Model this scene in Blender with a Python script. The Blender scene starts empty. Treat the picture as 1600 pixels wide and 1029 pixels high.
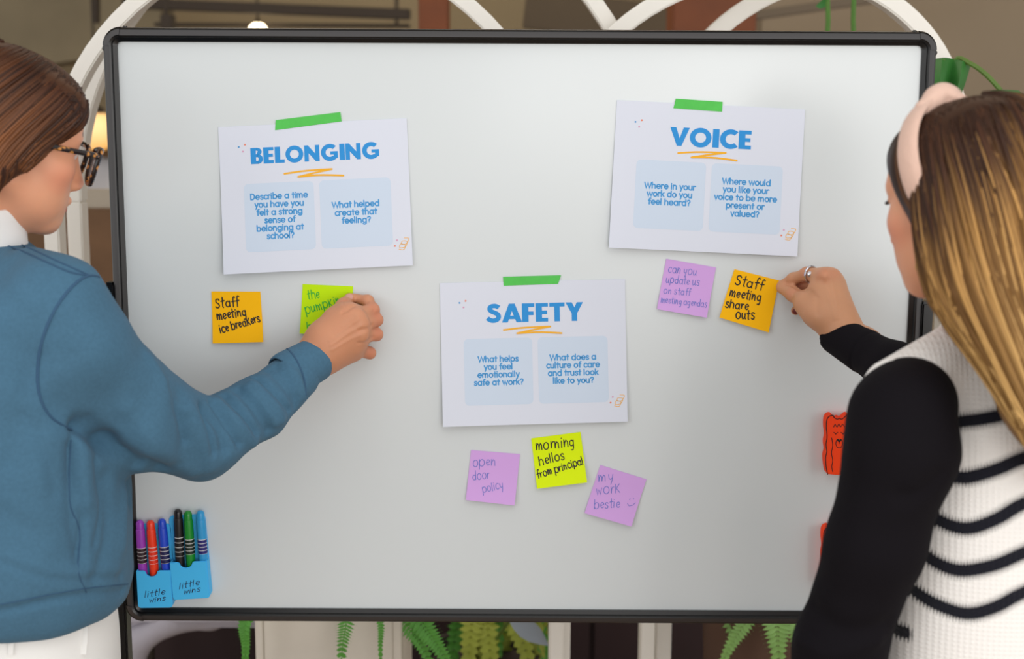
import bpy, bmesh, math, random
import numpy as np
from mathutils import Vector, Matrix
from mathutils.bvhtree import BVHTree

# ------------------------------------------------------------------ camera, world, lights
C = bpy.context.scene.collection
SC = bpy.context.scene
F = 50.0 / 36.0 * 1600.0
CAM = np.array([0.0, -2.124, 1.6])
PITCH, ROLL = math.radians(9.5), 0.0053
FWD = np.array([0, math.cos(PITCH), -math.sin(PITCH)])
UP0 = np.array([0, math.sin(PITCH), math.cos(PITCH)])
RT0 = np.array([1.0, 0, 0])
RT = RT0 * math.cos(ROLL) + UP0 * math.sin(ROLL)
UPV = UP0 * math.cos(ROLL) - RT0 * math.sin(ROLL)

cd = bpy.data.cameras.new('camera'); cam = bpy.data.objects.new('camera', cd); C.objects.link(cam)
cd.lens = 50.0; cd.sensor_width = 36.0; cd.sensor_fit = 'HORIZONTAL'
cd.clip_start = 0.05
cd.dof.use_dof = True; cd.dof.focus_distance = 2.12; cd.dof.aperture_fstop = 4.0
cam.matrix_world = Matrix(((RT[0], UPV[0], -FWD[0], CAM[0]), (RT[1], UPV[1], -FWD[1], CAM[1]),
                           (RT[2], UPV[2], -FWD[2], CAM[2]), (0, 0, 0, 1)))
SC.camera = cam
SC.view_settings.view_transform = 'Standard'; SC.view_settings.look = 'None'
SC.view_settings.gamma = 1.0; SC.view_settings.use_curve_mapping = False
SC.view_settings.exposure = 0.0

wd = bpy.data.worlds.new('world'); SC.world = wd; wd.use_nodes = True
wd.node_tree.nodes['Background'].inputs[0].default_value = (1.0, 0.985, 0.965, 1)
wd.node_tree.nodes['Background'].inputs[1].default_value = 0.90

def area(name, loc, target, sx, sy, power, col):
    l = bpy.data.lights.new(name, 'AREA'); l.shape = 'RECTANGLE'; l.size = sx; l.size_y = sy
    l.energy = power; l.color = col
    o = bpy.data.objects.new(name, l); C.objects.link(o); o.location = loc
    o.rotation_euler = (Vector(target) - Vector(loc)).to_track_quat('-Z', 'Y').to_euler()
    return o
area('window_light_right', (1.9, -3.8, 1.5), (0.0, 0, 1.1), 3.4, 1.9, 54, (1.0, 0.98, 0.95))
area('ceiling_light', (0.5, -2.4, 3.6), (0.1, 0, 1.2), 2.4, 1.6, 12, (1.0, 0.98, 0.96))
area('fill_light_left', (-3.0, -3.2, 2.3), (0, 0, 1.2), 2.0, 1.8, 22, (0.95, 0.98, 1.0))  # added fill from behind left, stands for no known window

area('window_strip', (0.17, -6.0, 1.62), (0.05, 0, 1.57), 0.42, 0.75, 7.5, (1, 1, 1))
area('window_strip_right', (1.24, -6.0, 1.55), (0.32, 0, 1.56), 0.42, 0.75, 6.5, (1, 1, 1))
area('back_room_fill', (0.3, 3.0, 4.1), (0.3, 4.2, 1.2), 4.0, 1.5, 110, (1.0, 0.88, 0.72))  # unseen fill added to brighten the far wall and background

# ------------------------------------------------------------------ pixel <-> place
def ray(px, py):
    return FWD + RT * ((px - 800.0) / F) - UPV * ((py - 514.5) / F)
def at(px, py, Y):
    d = ray(px, py)
    return CAM + d * ((Y - CAM[1]) / d[1])
def proj(p):
    q = np.asarray(p) - CAM; z = q @ FWD
    return 800 + F * (q @ RT) / z, 514.5 - F * (q @ UPV) / z

# ------------------------------------------------------------------ materials
def lin(c):
    return tuple(((x / 255) / 12.92 if x / 255 <= 0.04045 else ((x / 255 + 0.055) / 1.055) ** 2.4) for x in c)
MATS = {}
def mat(name, c, rough=0.6, spec=0.5, metal=0.0, bump=None, var=None, attr=False, emit=None, sss=0.0, sheen=0.0, trans=0.0, coat=0.0):
    """bump=(scale, strength, distance) noise bump; var=(scale, amount) noise in the colour; attr: colour attribute 'col'"""
    if name in MATS: return MATS[name]
    m = bpy.data.materials.new(name); m.use_nodes = True; nt = m.node_tree; b = nt.nodes['Principled BSDF']
    L = lin(c)
    b.inputs['Base Color'].default_value = (*L, 1); b.inputs['Roughness'].default_value = rough
    b.inputs['Specular IOR Level'].default_value = spec; b.inputs['Metallic'].default_value = metal
    if sss: b.inputs['Subsurface Weight'].default_value = sss; b.inputs['Subsurface Radius'].default_value = (0.012, 0.005, 0.003); b.inputs['Subsurface Scale'].default_value = 0.4
    if sheen: b.inputs['Sheen Weight'].default_value = sheen; b.inputs['Sheen Roughness'].default_value = 0.5
    if trans: b.inputs['Transmission Weight'].default_value = trans
    if coat: b.inputs['Coat Weight'].default_value = coat; b.inputs['Coat Roughness'].default_value = 0.08
    if emit: b.inputs['Emission Color'].default_value = (*lin(emit[0]), 1); b.inputs['Emission Strength'].default_value = emit[1]
    tc = nt.nodes.new('ShaderNodeTexCoord')
    src = None
    if attr:
        a = nt.nodes.new('ShaderNodeAttribute'); a.attribute_name = 'col'; src = a.outputs['Color']
    if var:
        n = nt.nodes.new('ShaderNodeTexNoise'); n.inputs['Scale'].default_value = var[0]; n.inputs['Detail'].default_value = 4
        nt.links.new(tc.outputs['Object'], n.inputs['Vector'])
        mr = nt.nodes.new('ShaderNodeMapRange'); mr.inputs[3].default_value = 1 - var[1]; mr.inputs[4].default_value = 1 + var[1]
        nt.links.new(n.outputs[0], mr.inputs[0])
        mx = nt.nodes.new('ShaderNodeMix'); mx.data_type = 'RGBA'; mx.blend_type = 'MULTIPLY'; mx.inputs[0].default_value = 1
        if src is not None: nt.links.new(src, mx.inputs[6])
        else: mx.inputs[6].default_value = (*L, 1)
        nt.links.new(mr.outputs[0], mx.inputs[7]); src = mx.outputs[2]
    if src is not None: nt.links.new(src, b.inputs['Base Color'])
    if bump:
        n = nt.nodes.new('ShaderNodeTexNoise'); n.inputs['Scale'].default_value = bump[0]; n.inputs['Detail'].default_value = 3
        nt.links.new(tc.outputs['Object'], n.inputs['Vector'])
        bp = nt.nodes.new('ShaderNodeBump'); bp.inputs['Strength'].default_value = bump[1]; bp.inputs['Distance'].default_value = bump[2]
        nt.links.new(n.outputs[0], bp.inputs['Height']); nt.links.new(bp.outputs[0], b.inputs['Normal'])
    MATS[name] = m
    return m

# ------------------------------------------------------------------ objects
def tag(o, label=None, cat=None, group=None, kind=None):
    if label: o['label'] = label
    if cat: o['category'] = cat
    if group: o['group'] = group
    if kind: o['kind'] = kind
    return o
def link(name, me, m=None, parent=None):
    o = bpy.data.objects.new(name, me); C.objects.link(o)
    if m is not None:
        for x in (m if isinstance(m, (list, tuple)) else [m]): me.materials.append(x)
    if parent is not None:
        o.parent = parent
    return o
def setparent(o, p):
    o.parent = p; o.matrix_parent_inverse = Matrix.Translation(-Vector(p.location)) if p.type == 'EMPTY' else Matrix()
def empty(name, loc, label=None, cat=None, group=None):
    o = bpy.data.objects.new(name, None); C.objects.link(o); o.location = Vector(loc); o.empty_display_size = 0.05
    return tag(o, label, cat, group)
def child(name, me, m, parent):
    """mesh given in world coordinates, hung under parent"""
    o = link(name, me, m)
    o.parent = parent
    if parent.parent is None and parent.type == 'EMPTY': o.matrix_parent_inverse = Matrix.Translation(-Vector(parent.location))
    return o
def mesh_np(v, f, smooth=True, cols=None, name='m'):
    """v Nx3, f list/array of quads or list of faces"""
    me = bpy.data.meshes.new(name)
    if isinstance(f, np.ndarray):
        n = f.shape[1]
        me.vertices.add(len(v)); me.vertices.foreach_set('co', np.asarray(v, np.float32).ravel())
        me.loops.add(f.size); me.loops.foreach_set('vertex_index', f.astype(np.int32).ravel())
        me.polygons.add(len(f)); me.polygons.foreach_set('loop_start', np.arange(0, f.size, n, dtype=np.int32))
        me.update(calc_edges=True); me.validate()
    else:
        me.from_pydata([tuple(x) for x in v], [], f); me.update()
    if smooth: me.polygons.foreach_set('use_smooth', [True] * len(me.polygons))
    if cols is not None:
        a = me.attributes.new('col', 'FLOAT_COLOR', 'POINT')
        c4 = np.ones((len(v), 4), np.float32); c4[:, :3] = cols
        a.data.foreach_set('color', c4.ravel())
    return me
class MB:
    """collects shapes into one mesh"""
    def __init__(s): s.v = []; s.f = []; s.mi = []
    def add(s, v, f, mi=0):
        n = len(s.v); s.v += [tuple(map(float, x)) for x in v]; s.f += [tuple(i + n for i in q) for q in f]; s.mi += [mi] * len(f); return s
    def box(s, a, b, M=None, mi=0):
        a = np.minimum(a, b) if False else a
        x0, y0, z0 = a; x1, y1, z1 = b
        v = [(x0, y0, z0), (x1, y0, z0), (x1, y1, z0), (x0, y1, z0), (x0, y0, z1), (x1, y0, z1), (x1, y1, z1), (x0, y1, z1)]
        if M is not None: v = [tuple(M @ Vector(p)) for p in v]
        return s.add(v, [(0, 3, 2, 1), (4, 5, 6, 7), (0, 1, 5, 4), (1, 2, 6, 5), (2, 3, 7, 6), (3, 0, 4, 7)], mi)
    def tube(s, pts, r, n=10, cap=True, mi=0, flat=1.0, up=None, closed=False):
        pts = [np.asarray(p, float) for p in pts]; K = len(pts); vv = []
        rs = r if hasattr(r, '__len__') else [r] * K
        prev = None
        for i in range(K):
            if closed: t = pts[(i + 1) % K] - pts[i - 1]
            else: t = pts[min(i + 1, K - 1)] - pts[max(i - 1, 0)]
            t = t / (np.linalg.norm(t) + 1e-12)
            if prev is None:
                u = np.asarray(up, float) if up is not None else (np.array([0, 0, 1.0]) if abs(t[2]) < 0.9 else np.array([0, 1.0, 0]))
            else: u = prev
            u = u - t * (u @ t); u /= np.linalg.norm(u) + 1e-12; prev = u
            w = np.cross(t, u)
            for j in range(n):
                a = 2 * math.pi * j / n
                vv.append(pts[i] + rs[i] * (math.cos(a) * u * flat + math.sin(a) * w))
        ff = []
        for i in range(K if closed else K - 1):
            for j in range(n):
                a = i * n + j; b = i * n + (j + 1) % n; i2 = (i + 1) % K
                ff.append((a, b, i2 * n + (j + 1) % n, i2 * n + j))
        if cap and not closed: ff.append(tuple(range(n))[::-1]); ff.append(tuple((K - 1) * n + j for j in range(n)))
        return s.add(vv, ff, mi)
    def lathe(s, prof, o, axis=(0, 0, 1), n=24, mi=0):
        """prof: list of (radius, along axis)"""
        ax = np.asarray(axis, float); ax /= np.linalg.norm(ax)
        u = np.cross(ax, [0, 1, 0] if abs(ax[1]) < 0.9 else [1, 0, 0]); u /= np.linalg.norm(u); w = np.cross(ax, u)
        o = np.asarray(o, float); vv = []; ff = []
        for r, h in prof:
            for j in range(n):
                a = 2 * math.pi * j / n; vv.append(o + ax * h + r * (math.cos(a) * u + math.sin(a) * w))
        for i in range(len(prof) - 1):
            for j in range(n):
                ff.append((i * n + j, i * n + (j + 1) % n, (i + 1) * n + (j + 1) % n, (i + 1) * n + j))
        ff.append(tuple(range(n))[::-1]); ff.append(tuple((len(prof) - 1) * n + j for j in range(n)))
        return s.add(vv, ff, mi)
    def prism(s, outline, d0, d1, fn, mi=0):
        """outline: 2d points; fn(u, v, d) -> 3d"""
        n = len(outline)
        v = [fn(u, w, d0) for u, w in outline] + [fn(u, w, d1) for u, w in outline]
        f = [tuple(range(n))[::-1], tuple(range(n, 2 * n))] + [(i, (i + 1) % n, n + (i + 1) % n, n + i) for i in range(n)]
        return s.add(v, f, mi)
    def me(s, smooth=False, bevel=0, seg=2):
        me = bpy.data.meshes.new('m'); me.from_pydata(s.v, [], s.f); me.update()
        me.polygons.foreach_set('material_index', s.mi)
        bm = bmesh.new(); bm.from_mesh(me)
        bmesh.ops.recalc_face_normals(bm, faces=bm.faces)
        if bevel:
            ed = [e for e in bm.edges if len(e.link_faces) == 2 and e.calc_face_angle(0) > 0.6]
            bmesh.ops.bevel(bm, geom=ed, offset=bevel, segments=seg, affect='EDGES', clamp_overlap=True)
        bm.to_mesh(me); bm.free()
        if smooth or bevel:
            me.polygons.foreach_set('use_smooth', [True] * len(me.polygons))
            me.set_sharp_from_angle(angle=math.radians(38))
        return me

# ------------------------------------------------------------------ signed distance modelling
def smin(a, b, k):
    if k <= 0: return np.minimum(a, b)
    h = np.maximum(k - np.abs(a - b), 0) / k
    return np.minimum(a, b) - h * h * k * 0.25
class SDF:
    def __init__(s, res): s.res = res; s.p = []
    def cone(s, a, b, ra, rb, k=0.01, op='u'):
        a = np.asarray(a, float); b = np.asarray(b, float); r = max(ra, rb)
        lo = np.minimum(a, b) - r; hi = np.maximum(a, b) + r
        def f(P):
            ba = b - a; t = np.clip(((P - a) @ ba) / (ba @ ba + 1e-12), 0, 1)
            return np.linalg.norm(P - a - t[..., None] * ba, axis=-1) - (ra + (rb - ra) * t)
        s.p.append((f, lo, hi, k, op)); return s
    def chain(s, pts, rs, k=0.01, op='u'):
        for i in range(len(pts) - 1): s.cone(pts[i], pts[i + 1], rs[i], rs[i + 1], k, op)
        return s
    def ell(s, c, r, k=0.01, op='u', R=None):
        c = np.asarray(c, float); r = np.asarray(r, float); R_ = np.eye(3) if R is None else np.asarray(R)
        e = np.abs(R_) @ r; lo = c - e; hi = c + e
        def f(P):
            q = (P - c) @ R_
            k0 = np.linalg.norm(q / r, axis=-1); k1 = np.linalg.norm(q / (r * r), axis=-1) + 1e-9
            return k0 * (k0 - 1) / k1
        s.p.append((f, lo, hi, k, op)); return s
    def loft(s, rows, yaw, k=0.01, op='u', edge=0.01):
        """rows: (z, cx, cy, r_side, r_front); yaw: heading angle of the front"""
        rows = sorted(rows); A = np.array(rows, float)
        hd = np.array([math.cos(yaw), math.sin(yaw)]); sd = np.array([math.sin(yaw), -math.cos(yaw)])
        rm = A[:, 3:].max()
        lo = np.array([A[:, 1].min() - rm, A[:, 2].min() - rm, A[0, 0]]); hi = np.array([A[:, 1].max() + rm, A[:, 2].max() + rm, A[-1, 0]])
        zz = np.linspace(A[0, 0], A[-1, 0], 80)
        def cub(col):
            m = np.gradient(A[:, col], A[:, 0]); i = np.clip(np.searchsorted(A[:, 0], zz) - 1, 0, len(A) - 2)
            h = A[i + 1, 0] - A[i, 0]; t = (zz - A[i, 0]) / h
            return (2*t**3-3*t*t+1)*A[i, col] + (t**3-2*t*t+t)*h*m[i] + (-2*t**3+3*t*t)*A[i+1, col] + (t**3-t*t)*h*m[i+1]
        T = [cub(i) for i in range(1, 5)]
        def f(P):
            z = P[..., 2]; cx, cy, ra, rb = [np.interp(z, zz, t) for t in T]
            dx = P[..., 0] - cx; dy = P[..., 1] - cy
            qs = (dx * sd[0] + dy * sd[1]) / ra; qf = (dx * hd[0] + dy * hd[1]) / rb
            k0 = np.sqrt(qs**2 + qf**2); k1 = np.sqrt((qs / ra)**2 + (qf / rb)**2) + 1e-9
            d = k0 * (k0 - 1) / k1
            dz = np.maximum(A[0, 0] - z, z - A[-1, 0])
            return -smin(-d, -dz, edge)
        s.p.append((f, lo, hi, k, op)); return s
    def mesh(s, smooth=0):
        res = s.res
        U = [p for p in s.p if p[4] == 'u']
        lo = np.min([p[1] for p in U], axis=0) - 3 * res - 0.004; hi = np.max([p[2] for p in U], axis=0) + 3 * res + 0.004
        n = np.ceil((hi - lo) / res).astype(int) + 1
        ax = [lo[i] + res * np.arange(n[i]) for i in range(3)]
        D = np.full(n, 0.06, np.float32)
        for f, l, h, k, op in s.p:
            m = k + 4 * res
            i0 = np.maximum(np.floor((l - m - lo) / res).astype(int), 0); i1 = np.minimum(np.ceil((h + m - lo) / res).astype(int) + 1, n)
            if np.any(i1 <= i0): continue
            g = np.stack(np.meshgrid(*[ax[i][i0[i]:i1[i]] for i in range(3)], indexing='ij'), -1)
            d = f(g); sl = tuple(slice(i0[i], i1[i]) for i in range(3))
            if op == 'u': D[sl] = smin(D[sl], d, k)
            elif op == 's': D[sl] = -smin(-D[sl], d, k)
            elif op == 'i': raise ValueError
        return surface_nets(D, lo, res, smooth)
def surface_nets(D, lo, res, smooth=0):
    ins = D < 0; n = np.array(D.shape)
    cnt = np.zeros(n - 1, np.int32); acc = np.zeros((*(n - 1), 3), np.float32)
    for axis in range(3):
        o = [i for i in range(3) if i != axis]
        sa = [slice(None)] * 3; sb = [slice(None)] * 3; sa[axis] = slice(0, -1); sb[axis] = slice(1, None)
        a = D[tuple(sa)]; b = D[tuple(sb)]; cr = (a < 0) != (b < 0)
        t = np.where(cr, a / np.where(cr, a - b, 1), 0)
        for u in (0, 1):
            for w in (0, 1):
                sl = [slice(None)] * 3; sl[o[0]] = slice(u, n[o[0]] - 1 + u); sl[o[1]] = slice(w, n[o[1]] - 1 + w)
                c = cr[tuple(sl)]; tt = t[tuple(sl)]
                cnt += c; acc[..., axis] += np.where(c, tt, 0); acc[..., o[0]] += np.where(c, u, 0); acc[..., o[1]] += np.where(c, w, 0)
    act = cnt > 0; idx = np.full(n - 1, -1, np.int32); idx[act] = np.arange(act.sum())
    cells = np.argwhere(act); V = lo + res * (cells + acc[act] / cnt[act][:, None])
    faces = []
    for axis in range(3):
        o1, o2 = [(1, 2), (2, 0), (0, 1)][axis]
        sa = [slice(None)] * 3; sb = [slice(None)] * 3; sa[axis] = slice(0, -1); sb[axis] = slice(1, None)
        A = ins[tuple(sa)]; B = ins[tuple(sb)]; cr = np.argwhere(A != B)
        ok = (cr[:, o1] > 0) & (cr[:, o1] < n[o1] - 1) & (cr[:, o2] > 0) & (cr[:, o2] < n[o2] - 1); cr = cr[ok]
        q = []
        for u, w in ((-1, -1), (0, -1), (0, 0), (-1, 0)):
            c = cr.copy(); c[:, o1] += u; c[:, o2] += w; q.append(idx[c[:, 0], c[:, 1], c[:, 2]])
        q = np.stack(q, 1); fl = B[cr[:, 0], cr[:, 1], cr[:, 2]]
        q[fl] = q[fl][:, ::-1]; faces.append(q)
    Fq = np.concatenate(faces); Fq = Fq[(Fq >= 0).all(1)]
    V = V.astype(np.float64)
    if smooth: V = relax(V, Fq, smooth)
    return V, Fq
def edges_of(Fq):
    return np.concatenate([Fq[:, [0, 1]], Fq[:, [1, 2]], Fq[:, [2, 3]], Fq[:, [3, 0]]])
def relax(V, Fq, it, w=0.5):
    E = edges_of(Fq); deg = np.bincount(E.ravel(), minlength=len(V))[:, None] + 1e-9
    for i in range(it):
        a = np.zeros_like(V)
        for k in range(3):
            a[:, k] = np.bincount(E[:, 0], V[E[:, 1], k], len(V)) + np.bincount(E[:, 1], V[E[:, 0], k], len(V))
        lam = w if i % 2 == 0 else -w * 1.03
        V = V + lam * (a / deg - V)
    return V
def normals_of(V, Fq):
    n = np.cross(V[Fq[:, 2]] - V[Fq[:, 0]], V[Fq[:, 3]] - V[Fq[:, 1]]); N = np.zeros_like(V)
    for j in range(4):
        for k in range(3): N[:, k] += np.bincount(Fq[:, j], n[:, k], len(V))
    return N / (np.linalg.norm(N, axis=1)[:, None] + 1e-12)
def seg_dist(V, pts):
    d = np.full(len(V), 9.0)
    pts = [np.asarray(p, float) for p in pts]
    for a, b in zip(pts[:-1], pts[1:]):
        ba = b - a; t = np.clip(((V - a) @ ba) / (ba @ ba + 1e-12), 0, 1)
        d = np.minimum(d, np.linalg.norm(V - a - t[:, None] * ba, axis=1))
    return d
def spline(pts, n):
    """Catmull-Rom through pts"""
    P = np.asarray(pts, float); K = len(P); out = []
    for t in np.linspace(0, K - 1, n):
        i = min(int(t), K - 2); u = t - i
        p0, p1, p2, p3 = P[max(i - 1, 0)], P[i], P[i + 1], P[min(i + 2, K - 1)]
        out.append(0.5 * ((2 * p1) + (p2 - p0) * u + (2 * p0 - 5 * p1 + 4 * p2 - p3) * u * u + (-p0 + 3 * p1 - 3 * p2 + p3) * u ** 3))
    return np.array(out)
def folds(V, Fq, items):
    """items: (world polyline, height, width): ridges and furrows pressed along lines"""
    N = normals_of(V, Fq); disp = np.zeros(len(V))
    for pts, amp, sig in items: disp += amp * np.exp(-(seg_dist(V, pts) / sig) ** 2)
    return V + N * disp[:, None]
def merge(parts):
    vs, fs, n = [], [], 0
    for v, f in parts: vs.append(v); fs.append(f + n); n += len(v)
    return np.concatenate(vs), np.concatenate(fs)
def bvh(V, Fq): return BVHTree.FromPolygons([Vector(v) for v in V], [tuple(int(i) for i in q) for q in Fq])
def cast(tree, px, py, off=0.0, Y=-0.4):
    d = Vector(ray(px, py)).normalized(); h = tree.ray_cast(Vector(CAM), d)
    if h[0] is None:
        h = tree.find_nearest(Vector(at(px, py, Y)))
    nn = h[1]
    if nn.dot(d) > 0: nn = -nn
    return np.array(h[0] + nn * off)
# ------------------------------------------------------------------ the setting
def struct(name, me, m): o = link(name, me, m); o['kind'] = 'structure'; return o
FLOOR = mat('floor_wood', (150, 128, 108), 0.55, var=(6, 0.25))
WALLC = mat('wall_paint', (138, 124, 104), 0.85, var=(1.5, 0.10))
struct('floor', MB().box((-6, -6, -0.05), (6, 6.2, 0)).me(), FLOOR)
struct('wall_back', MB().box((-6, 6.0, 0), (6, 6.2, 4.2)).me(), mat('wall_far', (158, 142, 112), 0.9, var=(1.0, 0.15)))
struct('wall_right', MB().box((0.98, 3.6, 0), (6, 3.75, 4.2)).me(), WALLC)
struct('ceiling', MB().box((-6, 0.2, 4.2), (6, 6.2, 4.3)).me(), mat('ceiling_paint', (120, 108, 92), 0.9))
# dark beams and ducts that hang in front of the far wall
def bx(name, a, b, m, label, cat, bev=0.004, group=None, kind=None):
    o = link(name, MB().box(a, b).me(bevel=bev), m); return tag(o, label, cat, group, kind)
DARKB = mat('dark_brown_steel', (52, 42, 32), 0.7)
def beam(name, p0, p1, Y, dy, hpx, m, label, cat, group=None):
    """a straight bar between two picture points at depth Y, hpx thick"""
    a = at(*p0, Y); b = at(*p1, Y); h = hpx * (Y + 2.124) / F / 2
    t = (b - a) / np.linalg.norm(b - a); n = np.array([-t[2], 0, t[0]])
    v = []
    for y in (0, dy):
        for q in (a - n * h, b - n * h, b + n * h, a + n * h): v.append(q + np.array([0, y, 0]))
    o = link(name, MB().add(v, [(0, 1, 2, 3), (4, 7, 6, 5), (0, 4, 5, 1), (1, 5, 6, 2), (2, 6, 7, 3), (3, 7, 4, 0)]).me(bevel=0.004), m)
    return tag(o, label, cat, group)
OLIVE = mat('olive_panel', (128, 118, 96), 0.9, var=(3, 0.3))
beam('roof_truss', (-40, 62), (250, 14), 5.2, 0.3, 110, OLIVE, 'dim olive roof truss at the top left behind the board', 'truss')
beam('steel_pipe', (190, 4), (640, 22), 4.6, 0.08, 16, DARKB, 'dark overhead pipe running behind the lit globe lamp', 'pipe')
beam('lamp_rail', (240, 38), (640, 40), 4.8, 0.06, 6, DARKB, 'thin dark rail level with the lit globe lamp', 'rail')
for o_, px_ in ((C.objects['lamp_rail'], 260), (C.objects['lamp_rail'], 620)):
    p_ = at(px_, 38, 4.83); child('hanger', MB().box((p_[0] - .008, 4.82, p_[2]), (p_[0] + .008, 4.84, 4.21)).me(), DARKB, o_)
beam('ceiling_hook_bar', (148, -20), (148, 36), 4.4, 0.05, 8, DARKB, 'short dark hanging rod above the left person', 'rod')
beam('hanging_fixture', (259, 22), (259, 46), 4.2, 0.08, 18, DARKB, 'small dark hanging fixture left of the lit globe lamp', 'fixture')
p_ = at(259, 23, 4.24); child('hanger', MB().box((p_[0] - .006, 4.23, p_[2] - .02), (p_[0] + .006, 4.245, 4.21)).me(), DARKB, C.objects['hanging_fixture'])
WOODC = mat('orange_wood', (124, 64, 24), 0.6, var=(7, 0.35))
def timber(name, px, w, Y, d, label, cat):
    c = at(px, 20, Y); h = w * (Y + 2.124) / F / 2
    tag(link(name, MB().box((c[0] - h, Y, 0), (c[0] + h, Y + d, 4.2)).me(bevel=.006), WOODC), label, cat)
timber('timber_post', 677, 46, 3.2, .15, 'narrow reddish brown timber post left of centre', 'post')
timber('timber_column', 1117, 128, 2.6, .2, 'broad reddish brown timber column behind the crossing arches', 'column')
beam('diagonal_brace', (1180, 24), (1560, -30), 3.3, 0.06, 14, mat('brace_taupe', (112, 100, 84), 0.8), 'taupe sloping brace on the wall above the right arch', 'brace')
beam('wall_rail', (820, 12), (1050, 40), 3.6, 0.06, 60, mat('dim_taupe', (92, 80, 64), 0.9, var=(3, 0.2)), 'dim brown sloping panel left of the broad timber column', 'panel')

# lit globe lamp
def globe(px, py, Y, rpx, name, label, col, st):
    c = at(px, py, Y); r = rpx * (Y + 2.124) / F
    e = empty(name, c + np.array([0, 0, r * 1.3]), label, 'lamp')
    b = MB().lathe([(r * math.sin(t) + 1e-4, -r * math.cos(t)) for t in np.linspace(0.0, math.pi * 0.93, 16)], c)
    child('globe', b.me(True), mat(name + '_glow', (255, 240, 205), 0.4, emit=(col, st)), e)
    child('cap', MB().lathe([(r * .4, r * .85), (r * .4, r * 1.15), (r * .15, r * 1.3)], c).me(True), DARKB, e)
    child('cord', MB().tube([c + np.array([0, 0, r * 1.2]), np.array([c[0], c[1], 4.2])], 0.006, 6).me(), DARKB, e)
globe(403, 50, 4.7, 14, 'globe_lamp', 'lit white globe lamp peeking over the whiteboard top edge', (255, 232, 190), 9)
globe(152, 205, 4.8, 30, 'amber_lamp', 'amber glowing lamp between the left person and the whiteboard', (235, 165, 70), 1.0)

# things seen between the left face and the board
bx('wall_panel', at(60, 322, 5.0), at(215, 236, 5.0) + np.array([0, .08, 0]), mat('pale_panel', (216, 216, 220), 0.6), 'pale grey panel standing far behind the glasses', 'panel')
bx('storage_unit', at(10, 600, 4.2), at(240, 330, 4.2) + np.array([0, .4, 0]), mat('unit_brown', (112, 84, 60), 0.8, var=(5, .5)), 'brown blurred storage unit behind the beige rack', 'cabinet')
bx('dark_pillar', at(128, 246, 4.9), at(200, 222, 4.9) + np.array([0, .1, 0]), mat('dim_pillar', (92, 74, 52), 0.9), 'dim brown block under the amber lamp', 'block')
BEIGE = mat('beige_metal', (176, 164, 146), 0.5)
def rack():
    Y = 2.05
    p = at(113, 400, Y); e = empty('rack', (p[0], Y, 0), 'beige metal rack whose crossbar shows between the left face and the board', 'rack')
    def up(px, w):
        a = at(px, 300, Y); s = w * (Y + 2.124) / F
        return MB().box((a[0] - s / 2, Y, 0), (a[0] + s / 2, Y + .04, a[2])).me(bevel=.004)
    child('upright', up(235, 22), BEIGE, e)
    child('upright', up(330, 20), BEIGE, e)
    a = at(112, 325, Y); b = at(330, 297, Y)
    child('crossbar', MB().box((a[0], Y + .002, a[2]), (b[0], Y + .038, b[2])).me(bevel=.004), BEIGE, e)
rack()

# ------------------------------------------------------------------ white arched frames behind the board
WHITE = mat('white_paint', (238, 234, 226), 0.45)
def arch(cx, cy, rl, rr_, ry, Y, label, wpx=22):
    c = at(cx, cy, Y); s = (Y + 2.124) / F; w = wpx * s
    e = empty('arch_frame', (c[0], Y, 0), label, 'arch', 'white arched frames behind the whiteboard')
    b = MB(); N = 40; d = 0.045
    v = []; f = []
    for i in range(N + 1):
        a = math.pi * i / N
        for q in (-w / 2, w / 2):
            rx = (rl if a > math.pi / 2 else rr_) * s + q
            for y in (0, d): v.append((c[0] + rx * math.cos(a), Y + y, c[2] + (ry * s + q) * math.sin(a)))
    for i in range(N):
        k = 4 * i
        f += [(k, k + 2, k + 6, k + 4), (k + 1, k + 5, k + 7, k + 3), (k + 2, k + 3, k + 7, k + 6), (k, k + 4, k + 5, k + 1)]
    f += [(0, 1, 3, 2), (4 * N, 4 * N + 2, 4 * N + 3, 4 * N + 1)]
    child('curve', b.add(v, f).me(bevel=.003), WHITE, e)
    for sx in (-1, 1):
        r = (rl if sx < 0 else rr_) * s
        child('leg', MB().box((c[0] + sx * r - w / 2, Y, 0), (c[0] + sx * r + w / 2, Y + d, c[2])).me(bevel=.003), WHITE, e)
arch(476, 320, 398, 400, 398, 0.50, 'white arch whose left side rises beside the board top left corner', 24)
arch(594, 319, 479, 432, 482, 0.62, 'white arch just behind the leftmost one, with its crown farther right', 24)
arch(1225, 212, 334, 272, 250, 0.56, 'white arch ending beside the board top right corner', 26)
arch(1390, 186, 330, 430, 228, 0.68, 'white arch rising in front of the broad timber column, towards the right', 26)

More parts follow.
